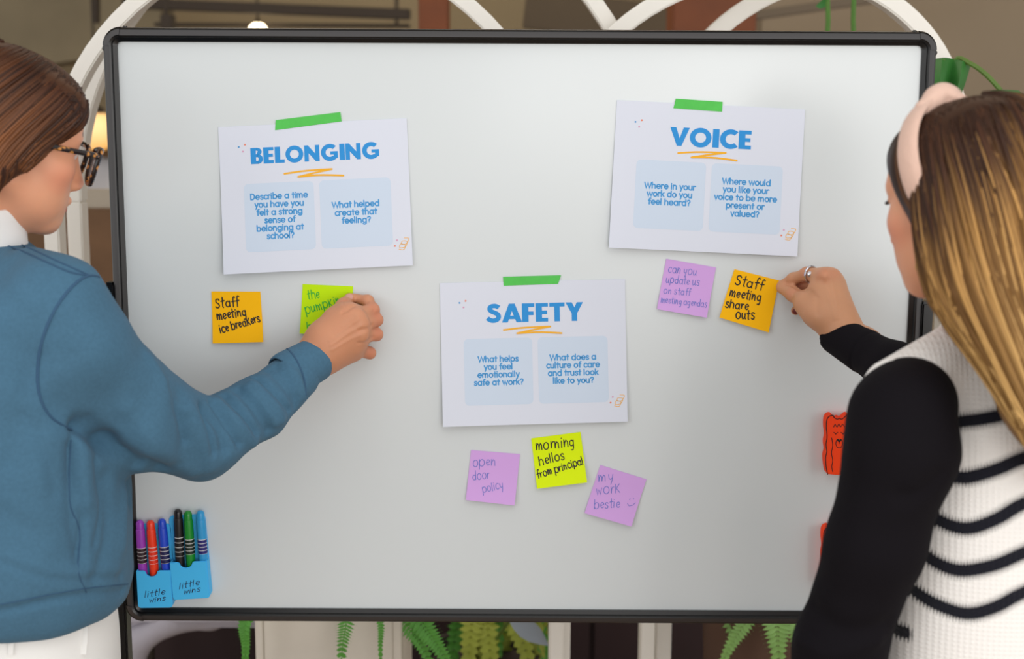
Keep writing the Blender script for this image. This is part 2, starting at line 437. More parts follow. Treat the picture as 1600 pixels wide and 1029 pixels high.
# ------------------------------------------------------------------ whiteboard
BL = at(184, 67, 0)[0]; BR = at(1440.3, 71, 0)[0]; BT = at(800, 68.2, 0)[2]; BB = at(745, 950.5, 0)[2]
board = empty('whiteboard', ((BL + BR) / 2, 0, 0), 'big whiteboard with a black rounded frame, covered in papers and notes', 'whiteboard')
wb = mat('whiteboard_enamel', (214, 220, 222), 0.22, spec=0.5)
child('panel', MB().box((BL - .006, 0.0, BB - .006), (BR + .006, .012, BT + .006)).me(), wb, board)
FR = mat('black_frame', (12, 11, 12), 0.32, spec=0.5); FRG = mat('frame_face', (58, 56, 57), 0.34, spec=0.6)
def rrect(o, ri, n=8):
    pts = []
    for cx, cz, a0 in ((BR, BT, 0), (BL, BT, 90), (BL, BB, 180), (BR, BB, 270)):
        sx = 1 if cx == BR else -1; sz = 1 if cz == BT else -1
        for i in range(n + 1):
            a = math.radians(a0 + 90 * i / n)
            pts.append((cx - sx * ri + (ri + o) * math.cos(a), cz - sz * ri + (ri + o) * math.sin(a)))
    return pts
PROF = [(0, .006), (0, -.004), (.0055, -.0075), (.0065, -.0135), (.0085, -.0145), (.0165, -.0105), (.0192, -.0075), (.0205, -.002), (.0205, .012), (0, .013)]
PM = [0, 0, 0, 0, 1, 0, 0, 0, 0]
def frame_sweep(seg, grow=0.0, ri=.006, n=8):
    b = MB(); rings = [rrect(o + (grow if o > .001 else -grow * .3), ri, n) for o, y in PROF]; K = len(rings[0])
    ids = list(range(K)) + [0] if seg is None else seg
    for j in range(len(PROF) - 1):
        for i, k in zip(ids[:-1], ids[1:]):
            y0 = PROF[j][1] - (grow if PROF[j][1] < 0 else 0); y1 = PROF[j + 1][1] - (grow if PROF[j + 1][1] < 0 else 0)
            q = [(rings[j][i][0], y0, rings[j][i][1]), (rings[j][k][0], y0, rings[j][k][1]), (rings[j + 1][k][0], y1, rings[j + 1][k][1]), (rings[j + 1][i][0], y1, rings[j + 1][i][1])]
            b.add(q, [(0, 1, 2, 3)], PM[j])
    me = b.me(); bm = bmesh.new(); bm.from_mesh(me); bmesh.ops.remove_doubles(bm, verts=bm.verts, dist=1e-5)
    bmesh.ops.recalc_face_normals(bm, faces=bm.faces); bm.to_mesh(me); bm.free()
    me.polygons.foreach_set('use_smooth', [True] * len(me.polygons)); me.set_sharp_from_angle(angle=math.radians(30))
    return me
child('frame', frame_sweep(None), [FR, FRG], board)
for c_ in range(4):
    child('corner_cap', frame_sweep(list(range(c_ * 9, c_ * 9 + 9)), .0009), [FR, FRG], board)
for (x, z, ax) in ((BL + .012, BT + .0205, (0, 0, 1)), (BL - .0205, BT - .01, (-1, 0, 0)), (BR - .012, BT + .0205, (0, 0, 1)), (BR + .0205, BT - .01, (1, 0, 0))):
    child('screw', MB().lathe([(.0035, -.001), (.0035, .001), (.002, .002)], (x, -.001, z), ax, 10).me(True), FR, board)
for sx, X, py in ((-1, BL - .0205, 440), (1, BR + .0205, 470)):
    zt = at(180 if sx < 0 else 1450, py, 0)[2]
    xa, xb = sorted((X - sx * .004, X + sx * .013))
    child('clamp', MB().box((xa, -.012, zt - .14), (xb, .014, zt)).me(bevel=.004), FR, board)
    xu = X + sx * .010
    child('upright', MB().box((xu - .008, .0, .09), (xu + .008, .03, zt - .01)).me(bevel=.003), FR, board)
    ft = child('foot', MB().box((xu - .02, -.28, .065), (xu + .02, .31, .095)).me(bevel=.004), FR, board)
    for yy in (-.25, .28):
        child('caster', MB().lathe([(.01, -.013), (.03, -.011), (.03, .011), (.01, .013)], (xu, yy, .0315), (1, 0, 0), 18).me(True), FR, ft)

# ------------------------------------------------------------------ lettering: single-stroke alphabet
def A(cx, cy, rx, ry, a0, a1):
    n = max(3, int(abs(a1 - a0) / 14) + 1)
    return [(cx + rx * math.cos(math.radians(a)), cy + ry * math.sin(math.radians(a))) for a in np.linspace(a0, a1, n)]
_o = A(.25, .25, .23, .25, 0, 360)
_s = [(.33, .42), (.26, .49), (.16, .5), (.07, .47), (.04, .38), (.09, .3), (.25, .23), (.33, .15), (.31, .05), (.22, 0), (.12, 0), (.02, .07)]
G = {
 'a': ([_o, [(.48, .5), (.48, 0)]], .6), 'b': ([[(.02, .75), (.02, 0)], _o], .58), 'c': ([A(.25, .25, .23, .25, 45, 315)], .48),
 'd': ([_o, [(.48, .75), (.48, 0)]], .6), 'e': ([[(.03, .25), (.47, .25)] + A(.25, .25, .23, .25, 10, 315)], .56),
 'f': ([A(.25, .6, .13, .15, 70, 180) + [(.12, 0)], [(0, .47), (.27, .47)]], .32),
 'g': ([_o, [(.48, .5), (.48, -.03)] + A(.25, -.03, .23, .19, 0, -145)], .6),
 'h': ([[(.02, .75), (.02, 0)], A(.22, .28, .2, .22, 180, 0) + [(.42, 0)]], .54),
 'i': ([[(.02, .5), (.02, 0)], [(.02, .68), (.02, .685)]], .17), 'k': ([[(.02, .75), (.02, 0)], [(.36, .5), (.04, .2)], [(.14, .3), (.38, 0)]], .46),
 'l': ([[(.02, .75), (.02, 0)]], .17), 'm': ([[(.02, .5), (.02, 0)], A(.19, .3, .17, .2, 180, 0) + [(.36, 0)], A(.53, .3, .17, .2, 180, 0) + [(.7, 0)]], .84),
 'n': ([[(.02, .5), (.02, 0)], A(.22, .28, .2, .22, 180, 0) + [(.42, 0)]], .54), 'o': ([_o], .58),
 'p': ([[(.02, .5), (.02, -.22)], _o], .58), 'r': ([[(.02, .5), (.02, 0)], A(.2, .28, .18, .22, 180, 60)], .34), 's': ([_s], .42),
 't': ([[(.13, .68), (.13, 0)], [(0, .48), (.28, .48)]], .34), 'u': ([[(.02, .5), (.02, .22)] + A(.22, .22, .2, .22, 180, 360) + [(.42, .5)], [(.42, .25), (.42, 0)]], .54),
 'v': ([[(0, .5), (.2, 0), (.4, .5)]], .46), 'w': ([[(0, .5), (.17, 0), (.34, .5), (.51, 0), (.68, .5)]], .74),
 'y': ([[(0, .5), (.2, .02)], [(.4, .5), (.11, -.22)]], .46), 'D': ([[(.04, 0), (.04, .7), (.22, .7)] + A(.22, .35, .3, .35, 90, -90) + [(.04, 0)]], .62),
 'W': ([[(0, .7), (.22, 0), (.44, .68), (.66, 0), (.88, .7)]], .92), '?': ([A(.2, .53, .17, .17, 170, -50) + [(.2, .3), (.2, .2)], [(.2, .02), (.2, .025)]], .44),
 ' ': ([], .28), 'S': ([[(x * 1.25, y * 1.42) for x, y in _s]], .52), 'K': ([[(.02, .68), (.02, 0)], [(.42, .68), (.04, .3)], [(.12, .36), (.44, 0)]], .5)}
GB = {k: (a, b + (.06 if k != ' ' else .02)) for k, (a, b) in G.items()}
GH = dict(G)                                    # handwriting: looser variants
GH['a'] = ([A(.22, .22, .2, .22, 40, 390), [(.42, .44), (.42, .06), (.47, 0)]], .56)
GH['e'] = ([[(.04, .22), (.34, .3)] + A(.22, .26, .17, .22, 20, 320)], .46)
GH['f'] = ([[(.34, .72), (.26, .78), (.17, .72), (.15, .55), (.15, -.02)], [(.02, .4), (.32, .43)]], .36)
GH['i'] = ([[(.04, .46), (.04, 0)], [(.05, .64), (.06, .66)]], .2)
GH['m'] = ([[(.02, .5), (.03, 0), (.08, .32), (.17, .45), (.26, .36), (.28, 0), (.32, .3), (.42, .45), (.52, .36), (.54, 0)]], .66)
GH['n'] = ([[(.02, .48), (.03, 0), (.08, .3), (.2, .45), (.33, .36), (.36, 0)]], .48)
GH['r'] = ([[(.02, .46), (.04, 0), (.07, .28), (.16, .43), (.28, .44)]], .34)
GH['t'] = ([[(.13, .74), (.13, .06), (.2, 0)], [(-.02, .46), (.3, .5)]], .34)
GH['u'] = ([[(.02, .46), (.03, .14), (.12, 0), (.26, .04), (.36, .2), (.37, .46), (.38, .05), (.44, 0)]], .52)
GH['w'] = ([[(0, .46), (.1, .02), (.22, .36), (.34, .02), (.48, .48)]], .56)
GH['y'] = ([[(.02, .46), (.06, .18), (.18, .1), (.32, .2)], [(.36, .46), (.3, .0), (.2, -.28)]], .46)
GH['g'] = ([A(.2, .24, .18, .2, 40, 390), [(.38, .44), (.38, -.12), (.3, -.27), (.14, -.26)]], .5)
GH['d'] = ([A(.2, .2, .18, .2, 40, 390), [(.4, .78), (.4, 0)]], .5)
GH['k'] = GH['K'] = ([[(.04, .6), (.03, 0)], [(.36, .6), (.05, .26)], [(.1, .3), (.4, .0)]], .48)
GH = {k: (s_, adv + (.07 if k != ' ' else 0)) for k, (s_, adv) in GH.items()}

def ribbon(b, pts, w, fn, cap=True, off=0.0):
    """flat inked stroke: pts in sheet millimetres, fn maps to 3d"""
    P = [np.asarray(p, float) for p in pts]
    Q = [P[0]]
    for p in P[1:]:
        if np.linalg.norm(p - Q[-1]) > 1e-6: Q.append(p)
    if len(Q) == 1: Q.append(Q[0] + np.array([1e-3, 0]))
    n = len(Q); L = []; R = []
    for i in range(n):
        a = Q[i] - Q[i - 1] if i else Q[1] - Q[0]; c = Q[i + 1] - Q[i] if i < n - 1 else a
        a = a / np.linalg.norm(a); c = c / np.linalg.norm(c); t = a + c
        if np.linalg.norm(t) < .2: t = a
        t /= np.linalg.norm(t); k = 1 / max(.45, float(t @ a)); nn = np.array([-t[1], t[0]]) * w / 2 * k
        L.append(Q[i] + nn); R.append(Q[i] - nn)
    v = []; f = []
    for l, r in zip(L, R): v += [fn(*l), fn(*r)]
    f = [(2 * i, 2 * i + 1, 2 * i + 3, 2 * i + 2) for i in range(n - 1)]
    if cap:
        for p, t0 in ((Q[0], Q[0] - Q[1]), (Q[-1], Q[-1] - Q[-2])):
            a0 = math.atan2(t0[1], t0[0]); m = len(v); v.append(fn(*p))
            for j in range(7): a = a0 - math.pi / 2 + math.pi * j / 6; v.append(fn(p[0] + w / 2 * math.cos(a), p[1] + w / 2 * math.sin(a)))
            f += [(m, m + 1 + j, m + 2 + j) for j in range(6)]
    b.add(v, f)
def text_width(s, g=G): return sum(g[c][1] for c in s) - .1
def write(b, s, x, y, size, w, fn, g=G, ang=0.0, slant=0.0, jit=0.0, rng=None, xs=1.0):
    """x,y baseline start in sheet mm (y down), size = mm per em"""
    ca, sa = math.cos(ang), math.sin(ang)
    for ch in s:
        st, adv = g[ch]
        jx, jy, js = ((rng.uniform(-jit, jit), rng.uniform(-jit, jit), 1 + rng.uniform(-jit, jit) * 2) if jit else (0, 0, 1))
        for p in st:
            q = []
            for (u, v_) in p:
                u = (u * js + slant * v_ + jx) * size * xs; v_ = (v_ * js + jy) * size
                q.append((x + u * ca + v_ * sa, y + u * sa - v_ * ca))
            ribbon(b, q, w, fn)
        x += adv * size * xs * ca; y += adv * size * xs * sa
# heavy title capitals, polygons in units of cap height
def ringseg(b, cx, cy, ro, ri, a0, a1, X, n=26):
    v = []; f = []
    for i in range(n + 1):
        a = math.radians(a0 + (a1 - a0) * i / n); v += [X(cx + ro[0] * math.cos(a), cy + ro[1] * math.sin(a)), X(cx + ri[0] * math.cos(a), cy + ri[1] * math.sin(a))]
    f = [(2 * i, 2 * i + 1, 2 * i + 3, 2 * i + 2) for i in range(n)]; b.add(v, f)
def poly(b, pts, X): b.add([X(*p) for p in pts], [tuple(range(len(pts)))])
def rc(b, x0, y0, x1, y1, X): poly(b, [(x0, y0), (x1, y0), (x1, y1), (x0, y1)], X)
T_ = .31
def title_glyph(b, ch, X):
    if ch == 'B':
        rc(b, 0, 0, T_, 1, X)
        rc(b, T_, .82, .38, 1, X); rc(b, T_, .42, .42, .6, X); rc(b, T_, 0, .42, .18, X)
        ringseg(b, .36, .755, (.29, .245), (.06, .065), 90, -90, X); ringseg(b, .4, .3, (.31, .3), (.06, .12), 90, -90, X); return .74
    if ch == 'E': rc(b, 0, 0, T_, 1, X); rc(b, T_, .8, .6, 1, X); rc(b, T_, .4, .56, .6, X); rc(b, T_, 0, .6, .2, X); return .67
    if ch == 'F': rc(b, 0, 0, T_, 1, X); rc(b, T_, .8, .6, 1, X); rc(b, T_, .36, .56, .56, X); return .66
    if ch == 'L': rc(b, 0, 0, T_, 1, X); rc(b, T_, 0, .56, .21, X); return .62
    if ch == 'I': rc(b, 0, 0, T_, 1, X); return .35
    if ch == 'T': rc(b, 0, .79, .74, 1, X); rc(b, .235, 0, .505, .79, X); return .79
    if ch == 'O': ringseg(b, .52, .5, (.52, .53), (.26, .27), 0, 360, X, 44); return 1.1
    if ch == 'C': ringseg(b, .52, .5, (.52, .53), (.25, .27), 48, 312, X, 36); return .9
    if ch == 'G':
        ringseg(b, .52, .5, (.52, .53), (.25, .27), 46, 312, X, 36); rc(b, .54, .36, .98, .56, X)
        poly(b, [(.74, .06), (.98, .16), (.98, .4), (.74, .4)], X); return 1.08
    if ch == 'N': rc(b, 0, 0, .25, 1, X); rc(b, .63, 0, .88, 1, X); poly(b, [(.22, 1), (.22, .55), (.66, 0), (.66, .45)], X); return .97
    if ch == 'V': poly(b, [(0, 1), (.29, 1), (.575, .1), (.36, 0)], X); poly(b, [(.65, 1), (.94, 1), (.58, 0), (.36, 0)], X); return .96
    if ch == 'A': poly(b, [(.35, 1), (.63, 1), (.28, 0), (0, 0)], X); poly(b, [(.35, 1), (.63, 1), (.98, 0), (.7, 0)], X); rc(b, .25, .17, .73, .36, X); return .98
    if ch == 'Y': poly(b, [(0, 1), (.3, 1), (.535, .52), (.3, .38)], X); poly(b, [(.54, 1), (.84, 1), (.54, .38), (.3, .38)], X); rc(b, .29, 0, .555, .45, X); return .86
    if ch == 'S':
        pts = [(.60, .80), (.5, .87), (.36, .9), (.2, .85), (.155, .73), (.24, .61), (.4, .53), (.54, .44), (.58, .29), (.5, .16), (.34, .11), (.18, .14), (.03, .25)]
        P = spline(np.array(pts), 36); w = .235; n = len(P); v = []
        for i in range(n):
            t = P[min(i + 1, n - 1)] - P[max(i - 1, 0)]; t /= np.linalg.norm(t); nn = np.array([-t[1], t[0]]) * w / 2; v += [X(*(P[i] + nn)), X(*(P[i] - nn))]
        b.add(v, [(2 * i, 2 * i + 1, 2 * i + 3, 2 * i + 2) for i in range(n - 1)]); return .74
def title(b, s, xc, y, cap, fn, width):
    tot = sum(title_glyph(MB(), c, lambda u, v: (u, v, 0)) for c in s) - .07; sx = width / (tot * cap); x = xc - width / 2
    for c in s:
        x0 = x; adv = title_glyph(b, c, lambda u, v: fn(x0 + u * cap * sx, y - v * cap)); x += adv * cap * sx

# ------------------------------------------------------------------ sheets that hang on the board
class Sheet:
    """sheet given by its corners in the picture (tl, tr, br, bl), lying just off the board; (x, y) in mm from its top left"""
    def __init__(s, q, w, h, lift, Y=-.0008):
        s.c = [at(*p, Y) for p in q]; s.w = w; s.h = h; s.lift = lift
    def P(s, x, y, off=0.0):
        u = x / s.w; v = y / s.h; tl, tr, br, bl = s.c
        p = (tl * (1 - u) + tr * u) * (1 - v) + (bl * (1 - u) + br * u) * v
        return p + np.array([0, -s.lift(u, v) - off, 0])
    def sheet(s, nx=14, ny=14, th=.0003):
        v = []; f = []
        for k in (0, 1):
            for j in range(ny + 1):
                for i in range(nx + 1): v.append(s.P(s.w * i / nx, s.h * j / ny, 0 if k == 0 else -th))
        N = (nx + 1) * (ny + 1)
        for j in range(ny):
            for i in range(nx):
                a = j * (nx + 1) + i; f += [(a, a + nx + 1, a + nx + 2, a + 1), (N + a, N + a + 1, N + a + nx + 2, N + a + nx + 1)]
        ring = [i for i in range(nx)] + [nx + j * (nx + 1) for j in range(ny)] + [ny * (nx + 1) + i for i in range(nx, 0, -1)] + [j * (nx + 1) for j in range(ny, 0, -1)]
        for a, c in zip(ring, ring[1:] + ring[:1]): f.append((a, c, N + c, N + a))
        return MB().add(v, f).me(True)
PAPER = mat('white_paper', (219, 224, 237), 0.7, spec=.3)
BOXC = mat('pale_blue_print', (205, 219, 237), 0.7, spec=.3); BLUE = mat('blue_print', (46, 146, 218), 0.6, spec=.3); TXT = mat('blue_text', (68, 152, 214), 0.6, spec=.3)
YEL = mat('yellow_print', (243, 178, 46), 0.6, spec=.3); CORAL = mat('coral_print', (232, 130, 100), 0.6); PINK = mat('mauve_print', (214, 160, 190), 0.6); LB = mat('sky_print', (70, 150, 210), 0.6)
def poster(q, word, wd_, cap, bv, left, right, label, lift):
    S = Sheet(q, 279.4, 215.9, lift)
    o = link('poster', S.sheet(), PAPER); tag(o, label, 'poster', 'discussion posters taped on the whiteboard')
    W_, H_ = S.w, S.h
    def part(name, b, m): return child(name, b.me(), m, o)
    for x0, x1 in ((.122, .492), (.522, .9)):
        b = MB(); x0 *= W_; x1 *= W_; y0 = .392 * H_; y1 = .858 * H_; r = 7
        for i in range(12):                       # rounded box as a fine grid of strips
            pass
        nx = 16; xs = np.linspace(x0, x1, nx + 1)
        ys = lambda x: max(0, r - math.sqrt(max(0, r * r - max(0, x0 + r - x, x - (x1 - r)) ** 2)))
        xs = sorted(set(list(xs) + [x0 + r * (1 - math.cos(t)) for t in np.linspace(0, 1.57, 6)] + [x1 - r * (1 - math.cos(t)) for t in np.linspace(0, 1.57, 6)]))
        v = []; f = []; M_ = 8
        for x in xs:
            d = ys(x)
            for j in range(M_ + 1): v.append(S.P(x, y0 + d + (y1 - y0 - 2 * d) * j / M_, .00012))
        for i in range(len(xs) - 1):
            for j in range(M_): a = i * (M_ + 1) + j; f.append((a, a + 1, a + M_ + 2, a + M_ + 1))
        part('text_box', b.add(v, f), BOXC)
    fn = lambda x, y: S.P(x, y, .00022)
    b = MB(); title(b, word, .507 * W_, bv * H_, cap, fn, wd_); part('title', b, BLUE)
    b = MB()
    zz = [(.34, .335), (.45, .322), (.592, .318), (.50, .338), (.412, .36), (.53, .355), (.652, .366)]
    for a, c, o_ in ((zz[:3], 2.6, .00022), (zz[2:5], 2.6, .0004), (zz[4:], 2.6, .0006)): ribbon(b, [(u * W_, v * H_) for u, v in spline(a, 8)], c, lambda x, y, o_=o_: S.P(x, y, o_))
    part('underline', b, YEL)
    for xc, lines in ((.307, left), (.711, right)):
        b = MB(); n = len(lines); lh = 11.7; size = 11.6
        for i, t in enumerate(lines):
            xs = .97; wdt = text_width(t, GB) * size * xs
            write(b, t, xc * W_ - wdt / 2, .622 * H_ + (i - (n - 1) / 2) * lh + 3.0, size, 1.95, fn, GB, xs=xs)
        part('question_text', b, TXT)
    for (u, v, m) in ((.104, .14, LB), (.137, .127, CORAL), (.125, .172, PINK), (.921, .823, PINK), (.909, .862, CORAL)):
        b = MB(); ribbon(b, [(u * W_, v * H_), (u * W_ + .3, v * H_)], 2.6, fn); part('confetti_dot', b, m)
    b = MB(); sq = [(.93, .885), (.955, .89), (.965, .86), (.94, .85), (.935, .875), (.965, .87), (.975, .835), (.95, .83), (.945, .85), (.97, .85), (.985, .815), (.96, .81)]
    ribbon(b, [(u * W_, v * H_) for u, v in spline(sq, 50)], .8, fn); part('squiggle', b, YEL)
    return S
lift_b = lambda u, v: .0006 + .011 * max(0, v - .1) ** 2 * (1.0 - .35 * u) + .003 * v * (1 - u) ** 3
poster([(341, 198.5), (635.5, 184.5), (645.5, 413.5), (352, 427)], 'BELONGING', 191, 23.5, .26, ['Describe a time', 'you have you', 'felt a strong', 'sense of', 'belonging at', 'school?'],
       ['What helped', 'create that', 'feeling?'], 'white poster headed BELONGING taped on the board near the left person', lift_b)
poster([(964, 156.2), (1258, 171), (1244.5, 399.7), (950.5, 385.2)], 'VOICE', 121, 27, .287, ['Where in your', 'work do you', 'feel heard?'],
       ['Where would', 'you like your', 'voice to be more', 'present or', 'valued?'], 'white poster headed VOICE taped on the board beside the right person', lift_b)
poster([(687, 442), (976.5, 435.7), (980.3, 657), (692.7, 663.8)], 'SAFETY', 144, 28, .283, ['What helps', 'you feel', 'emotionally', 'safe at work?'],
       ['What does a', 'culture of care', 'and trust look', 'like to you?'], 'white poster headed SAFETY taped at the middle of the board', lift_b)
TAPE = mat('green_tape', (84, 196, 84), 0.75, var=(60, .12), bump=(500, .3, .0004))
for q, lb in (([(431, 187.5), (532, 175), (534, 189.5), (430, 203.3)], 'green tape strip tilted across the top of the BELONGING poster'),
              ([(1056, 154), (1129, 159), (1128, 174.5), (1052, 169)], 'short green tape strip holding the top of the VOICE poster'),
              ([(786, 432), (876.7, 429.6), (872, 443), (787, 446)], 'green tape strip holding the top of the SAFETY poster')):
    S = Sheet(q, 95, 14, lambda u, v: .0012, -.0008)
    tag(link('tape', S.sheet(10, 3, .0002), TAPE), lb, 'tape', 'green tape strips on the posters')

rng = random.Random(4)
NOTE = {'orange': mat('orange_note', (255, 190, 0), .7, spec=.25), 'green': mat('green_note', (196, 238, 0), .7, spec=.25), 'yellow': mat('lime_note', (222, 246, 0), .7, spec=.25), 'purple': mat('purple_note', (214, 168, 232), .7, spec=.25)}
INK = {'black': mat('black_ink', (34, 28, 24), .6), 'blue': mat('blue_ink', (112, 122, 204), .6), 'green': mat('green_ink', (24, 176, 50), .6)}
def note(q, colr, ink, lines, label, w=1.5, extra=None):
    l0 = rng.uniform(.7, 1.2)
    S = Sheet(q, 76, 76, lambda u, v: .0006 + l0 * .009 * max(0, v - .25) ** 2 + .002 * u * v)
    o = link('sticky_note', S.sheet(8, 8, .0004), NOTE[colr]); tag(o, label, 'sticky note', 'sticky notes on the whiteboard')
    fn = lambda x, y: S.P(x, y, .0003)
    b = MB()
    for t, a, e, xh in lines:
        x0, y0, x1, y1 = a[0] * 76, a[1] * 76, e[0] * 76, e[1] * 76
        L = math.hypot(x1 - x0, y1 - y0); size = xh * 76 / .46
        write(b, t, x0, y0, size, w, fn, GH, math.atan2(y1 - y0, x1 - x0), .06, .025, rng, L / (text_width(t, GH) * size))
    if extra:
        for p in extra: ribbon(b, [(u * 76, v * 76) for u, v in p], .8, fn)
    child('handwriting', b.me(), INK[ink], o)
note([(330.4, 455), (406.8, 455.4), (412.6, 532.9), (333.3, 535.5)], 'orange', 'black', [('Staff', (.08, .32), (.56, .28), .115), ('meeting', (.1, .56), (.69, .47), .105), ('ice breaKers', (.16, .81), (.97, .59), .1)], 'orange sticky note reading Staff meeting ice breakers, under the BELONGING poster', 1.9)
note([(473, 443.6), (551.6, 447), (549, 524), (469, 520)], 'green', 'green', [('the', (.13, .31), (.36, .26), .11), ('pumpKin', (.1, .6), (.78, .36), .12), ('h', (.15, .93), (.28, .9), .11)], 'lime green sticky note pressed on by the left person', 1.4)
note([(1041, 404), (1118.7, 417.5), (1103.5, 495), (1026, 482)], 'purple', 'blue', [('can you', (.08, .25), (.65, .22), .1), ('update us', (.08, .46), (.74, .41), .095), ('on staff', (.07, .68), (.61, .63), .085), ('meeting agendas', (.05, .86), (.96, .8), .08)], 'lilac sticky note reading can you update us on staff meeting agendas', 1.0)
note([(1147.5, 420.3), (1217.7, 438), (1200, 518), (1123.5, 495)], 'orange', 'black', [('Staff', (.1, .29), (.7, .25), .12), ('meeting', (.065, .54), (.71, .48), .11), ('share', (.05, .77), (.51, .7), .1), ('outs', (.31, .925), (.67, .84), .11)], 'orange sticky note reading Staff meeting share outs, held by the right person', 1.9)
note([(736, 702.6), (812.6, 709), (804, 787), (728, 779)], 'purple', 'blue', [('open', (.07, .33), (.53, .27), .12), ('door', (.1, .6), (.44, .53), .11), ('policy', (.33, .83), (.74, .69), .1)], 'lilac sticky note reading open door policy', 1.1)
note([(830, 684.4), (907, 674.4), (917, 751), (839, 761.4)], 'yellow', 'black', [('morning', (.07, .25), (.85, .26), .13), ('hellos', (.11, .555), (.62, .5), .11), ('from principal', (.04, .8), (.98, .64), .095)], 'yellow green sticky note reading morning hellos from principal', 1.6)
note([(938, 726), (1010, 748.4), (986, 820), (913, 799.6)], 'purple', 'blue', [('my', (.08, .33), (.36, .22), .13), ('worK', (.12, .6), (.57, .41), .13), ('bestie', (.16, .865), (.66, .7), .11)], 'lilac sticky note reading my work bestie with a smile', 1.1,
     [[(.80, .47), (.80, .50)], [(.87, .44), (.87, .47)], [(.78, .58), (.83, .62), (.9, .58), (.93, .52)]])
# ------------------------------------------------------------------ people: heads, hands, hair
def rotm(yaw, pitch, roll=0.0):
    """columns: right side, front, up. yaw: heading angle from +X; pitch>0 looks down"""
    f0 = np.array([math.cos(yaw), math.sin(yaw), 0]); r0 = np.array([math.sin(yaw), -math.cos(yaw), 0]); u0 = np.array([0, 0, 1.0])
    f = f0 * math.cos(pitch) - u0 * math.sin(pitch); u = u0 * math.cos(pitch) + f0 * math.sin(pitch)
    r = r0 * math.cos(roll) + u * math.sin(roll); u = u * math.cos(roll) - r0 * math.sin(roll)
    return np.stack([r, f, u], 1)
def head_mesh(c, R, neck_base, res=0.0024, neck_r=(.05, .054), sc=1.0):
    """returns V, F (world), colour array"""
    S = SDF(res)
    S.ell((0, -.012, .031), (.074, .094, .077), 0).ell((0, .036, .031), (.063, .054, .055), .03).ell((0, .046, -.03), (.056, .046, .066), .03)
    for x in (-1, 1):
        S.cone((x * .054, -.002, -.055), (x * .022, .064, -.102), .015, .013, .035)
        S.ell((x * .043, .055, -.028), (.024, .026, .022), .02)
        S.cone((x * .044, .07, .016), (x * .01, .085, .013), .009, .009, .014)
        S.ell((x * .032, .043, -.068), (.022, .034, .026), .03)
    S.ell((0, .078, -.1), (.02, .017, .017), .022).ell((0, .07, -.066), (.03, .025, .03), .02)
    S.cone((0, .086, .004), (0, .106, -.042), .0075, .0105, .012)
    for x in (-1, 1): S.ell((x * .0105, .099, -.046), (.0075, .011, .0075), .006)
    for x in (-1, 1):
        S.ell((x * .031, .093, -.002), (.017, .014, .011), .012, 's'); S.ell((x * .031, .075, -.003), (.0125, .0125, .0125), .002)
        S.cone((x * .045, .079, .002), (x * .019, .085, .003), .0035, .0035, .004)
        S.ell((x * .006, .104, -.055), (.0035, .004, .004), .003, 's')
    S.chain([(-.022, .083, -.073), (-.008, .0965, -.0685), (0, .096, -.0695), (.008, .0965, -.0685), (.022, .083, -.073)], [.0035, .0055, .005, .0055, .0035], .004)
    S.chain([(-.019, .084, -.0765), (0, .095, -.0805), (.019, .084, -.0765)], [.004, .0065, .004], .003)
    for x in (-1, 1):
        E = np.array([[math.cos(.35), 0, x * math.sin(.0)], [0, math.cos(.2), -math.sin(.2)], [0, math.sin(.2), math.cos(.2)]]); E[0] = (1, 0, 0)
        S.ell((x * .079, -.012, -.012), (.0085, .018, .032), .006, R=E); S.ell((x * .087, -.007, -.008), (.006, .010, .019), .004, 's', R=E)
    nb = R.T @ (np.asarray(neck_base) - c) / sc
    S.cone((0, -.028, -.045), nb, neck_r[0], neck_r[1], .03)
    V, Fq = S.mesh(2)
    col = np.tile(np.array(lin((226, 162, 128))), (len(V), 1))
    def paint(m, c_): 
        m = np.clip(m, 0, 1)[:, None]; col[:] = col * (1 - m) + np.array(lin(c_)) * m
    def blob(p, r): return np.clip(1.6 - 1.6 * np.linalg.norm((V - np.array(p)) / np.array(r), axis=1), 0, 1)
    for x in (-1, 1):
        paint(blob((x * .048, .06, -.035), (.034, .034, .03)) * .45, (222, 128, 106))
        paint(blob((x * .08, -.01, -.01), (.02, .025, .04)) * .5, (214, 116, 92))
        d = seg_dist(V, [(x * .05, .072, .020), (x * .03, .089, .027), (x * .012, .093, .020)])
        paint(np.clip((.0052 - d) / .002, 0, 1) * (V[:, 1] > .05), (92, 60, 42))
        de = np.linalg.norm(V - np.array((x * .031, .0885, -.003)), axis=1)
        m = np.linalg.norm(V - np.array((x * .031, .075, -.003)), axis=1) < .0131
        paint(m * (np.abs(V[:, 2] + .003) < .006) * 1.0 * (V[:, 1] > .078), (232, 226, 222)); paint(m * (de < .0058) * 1.0, (60, 44, 34))
    d = np.minimum(seg_dist(V, [(-.02, .086, -.0735), (0, .098, -.069), (.02, .086, -.0735)]), seg_dist(V, [(-.017, .088, -.077), (0, .099, -.081), (.017, .088, -.077)]))
    paint(np.clip((.0068 - d) / .002, 0, 1) * .8, (186, 92, 86)); paint(blob((0, .108, -.045), (.02, .02, .016)) * .4, (220, 122, 100))
    return c + (V * sc) @ R.T, Fq, col
def strands(mbv, roots, rad, rnd, n=18):
    pass
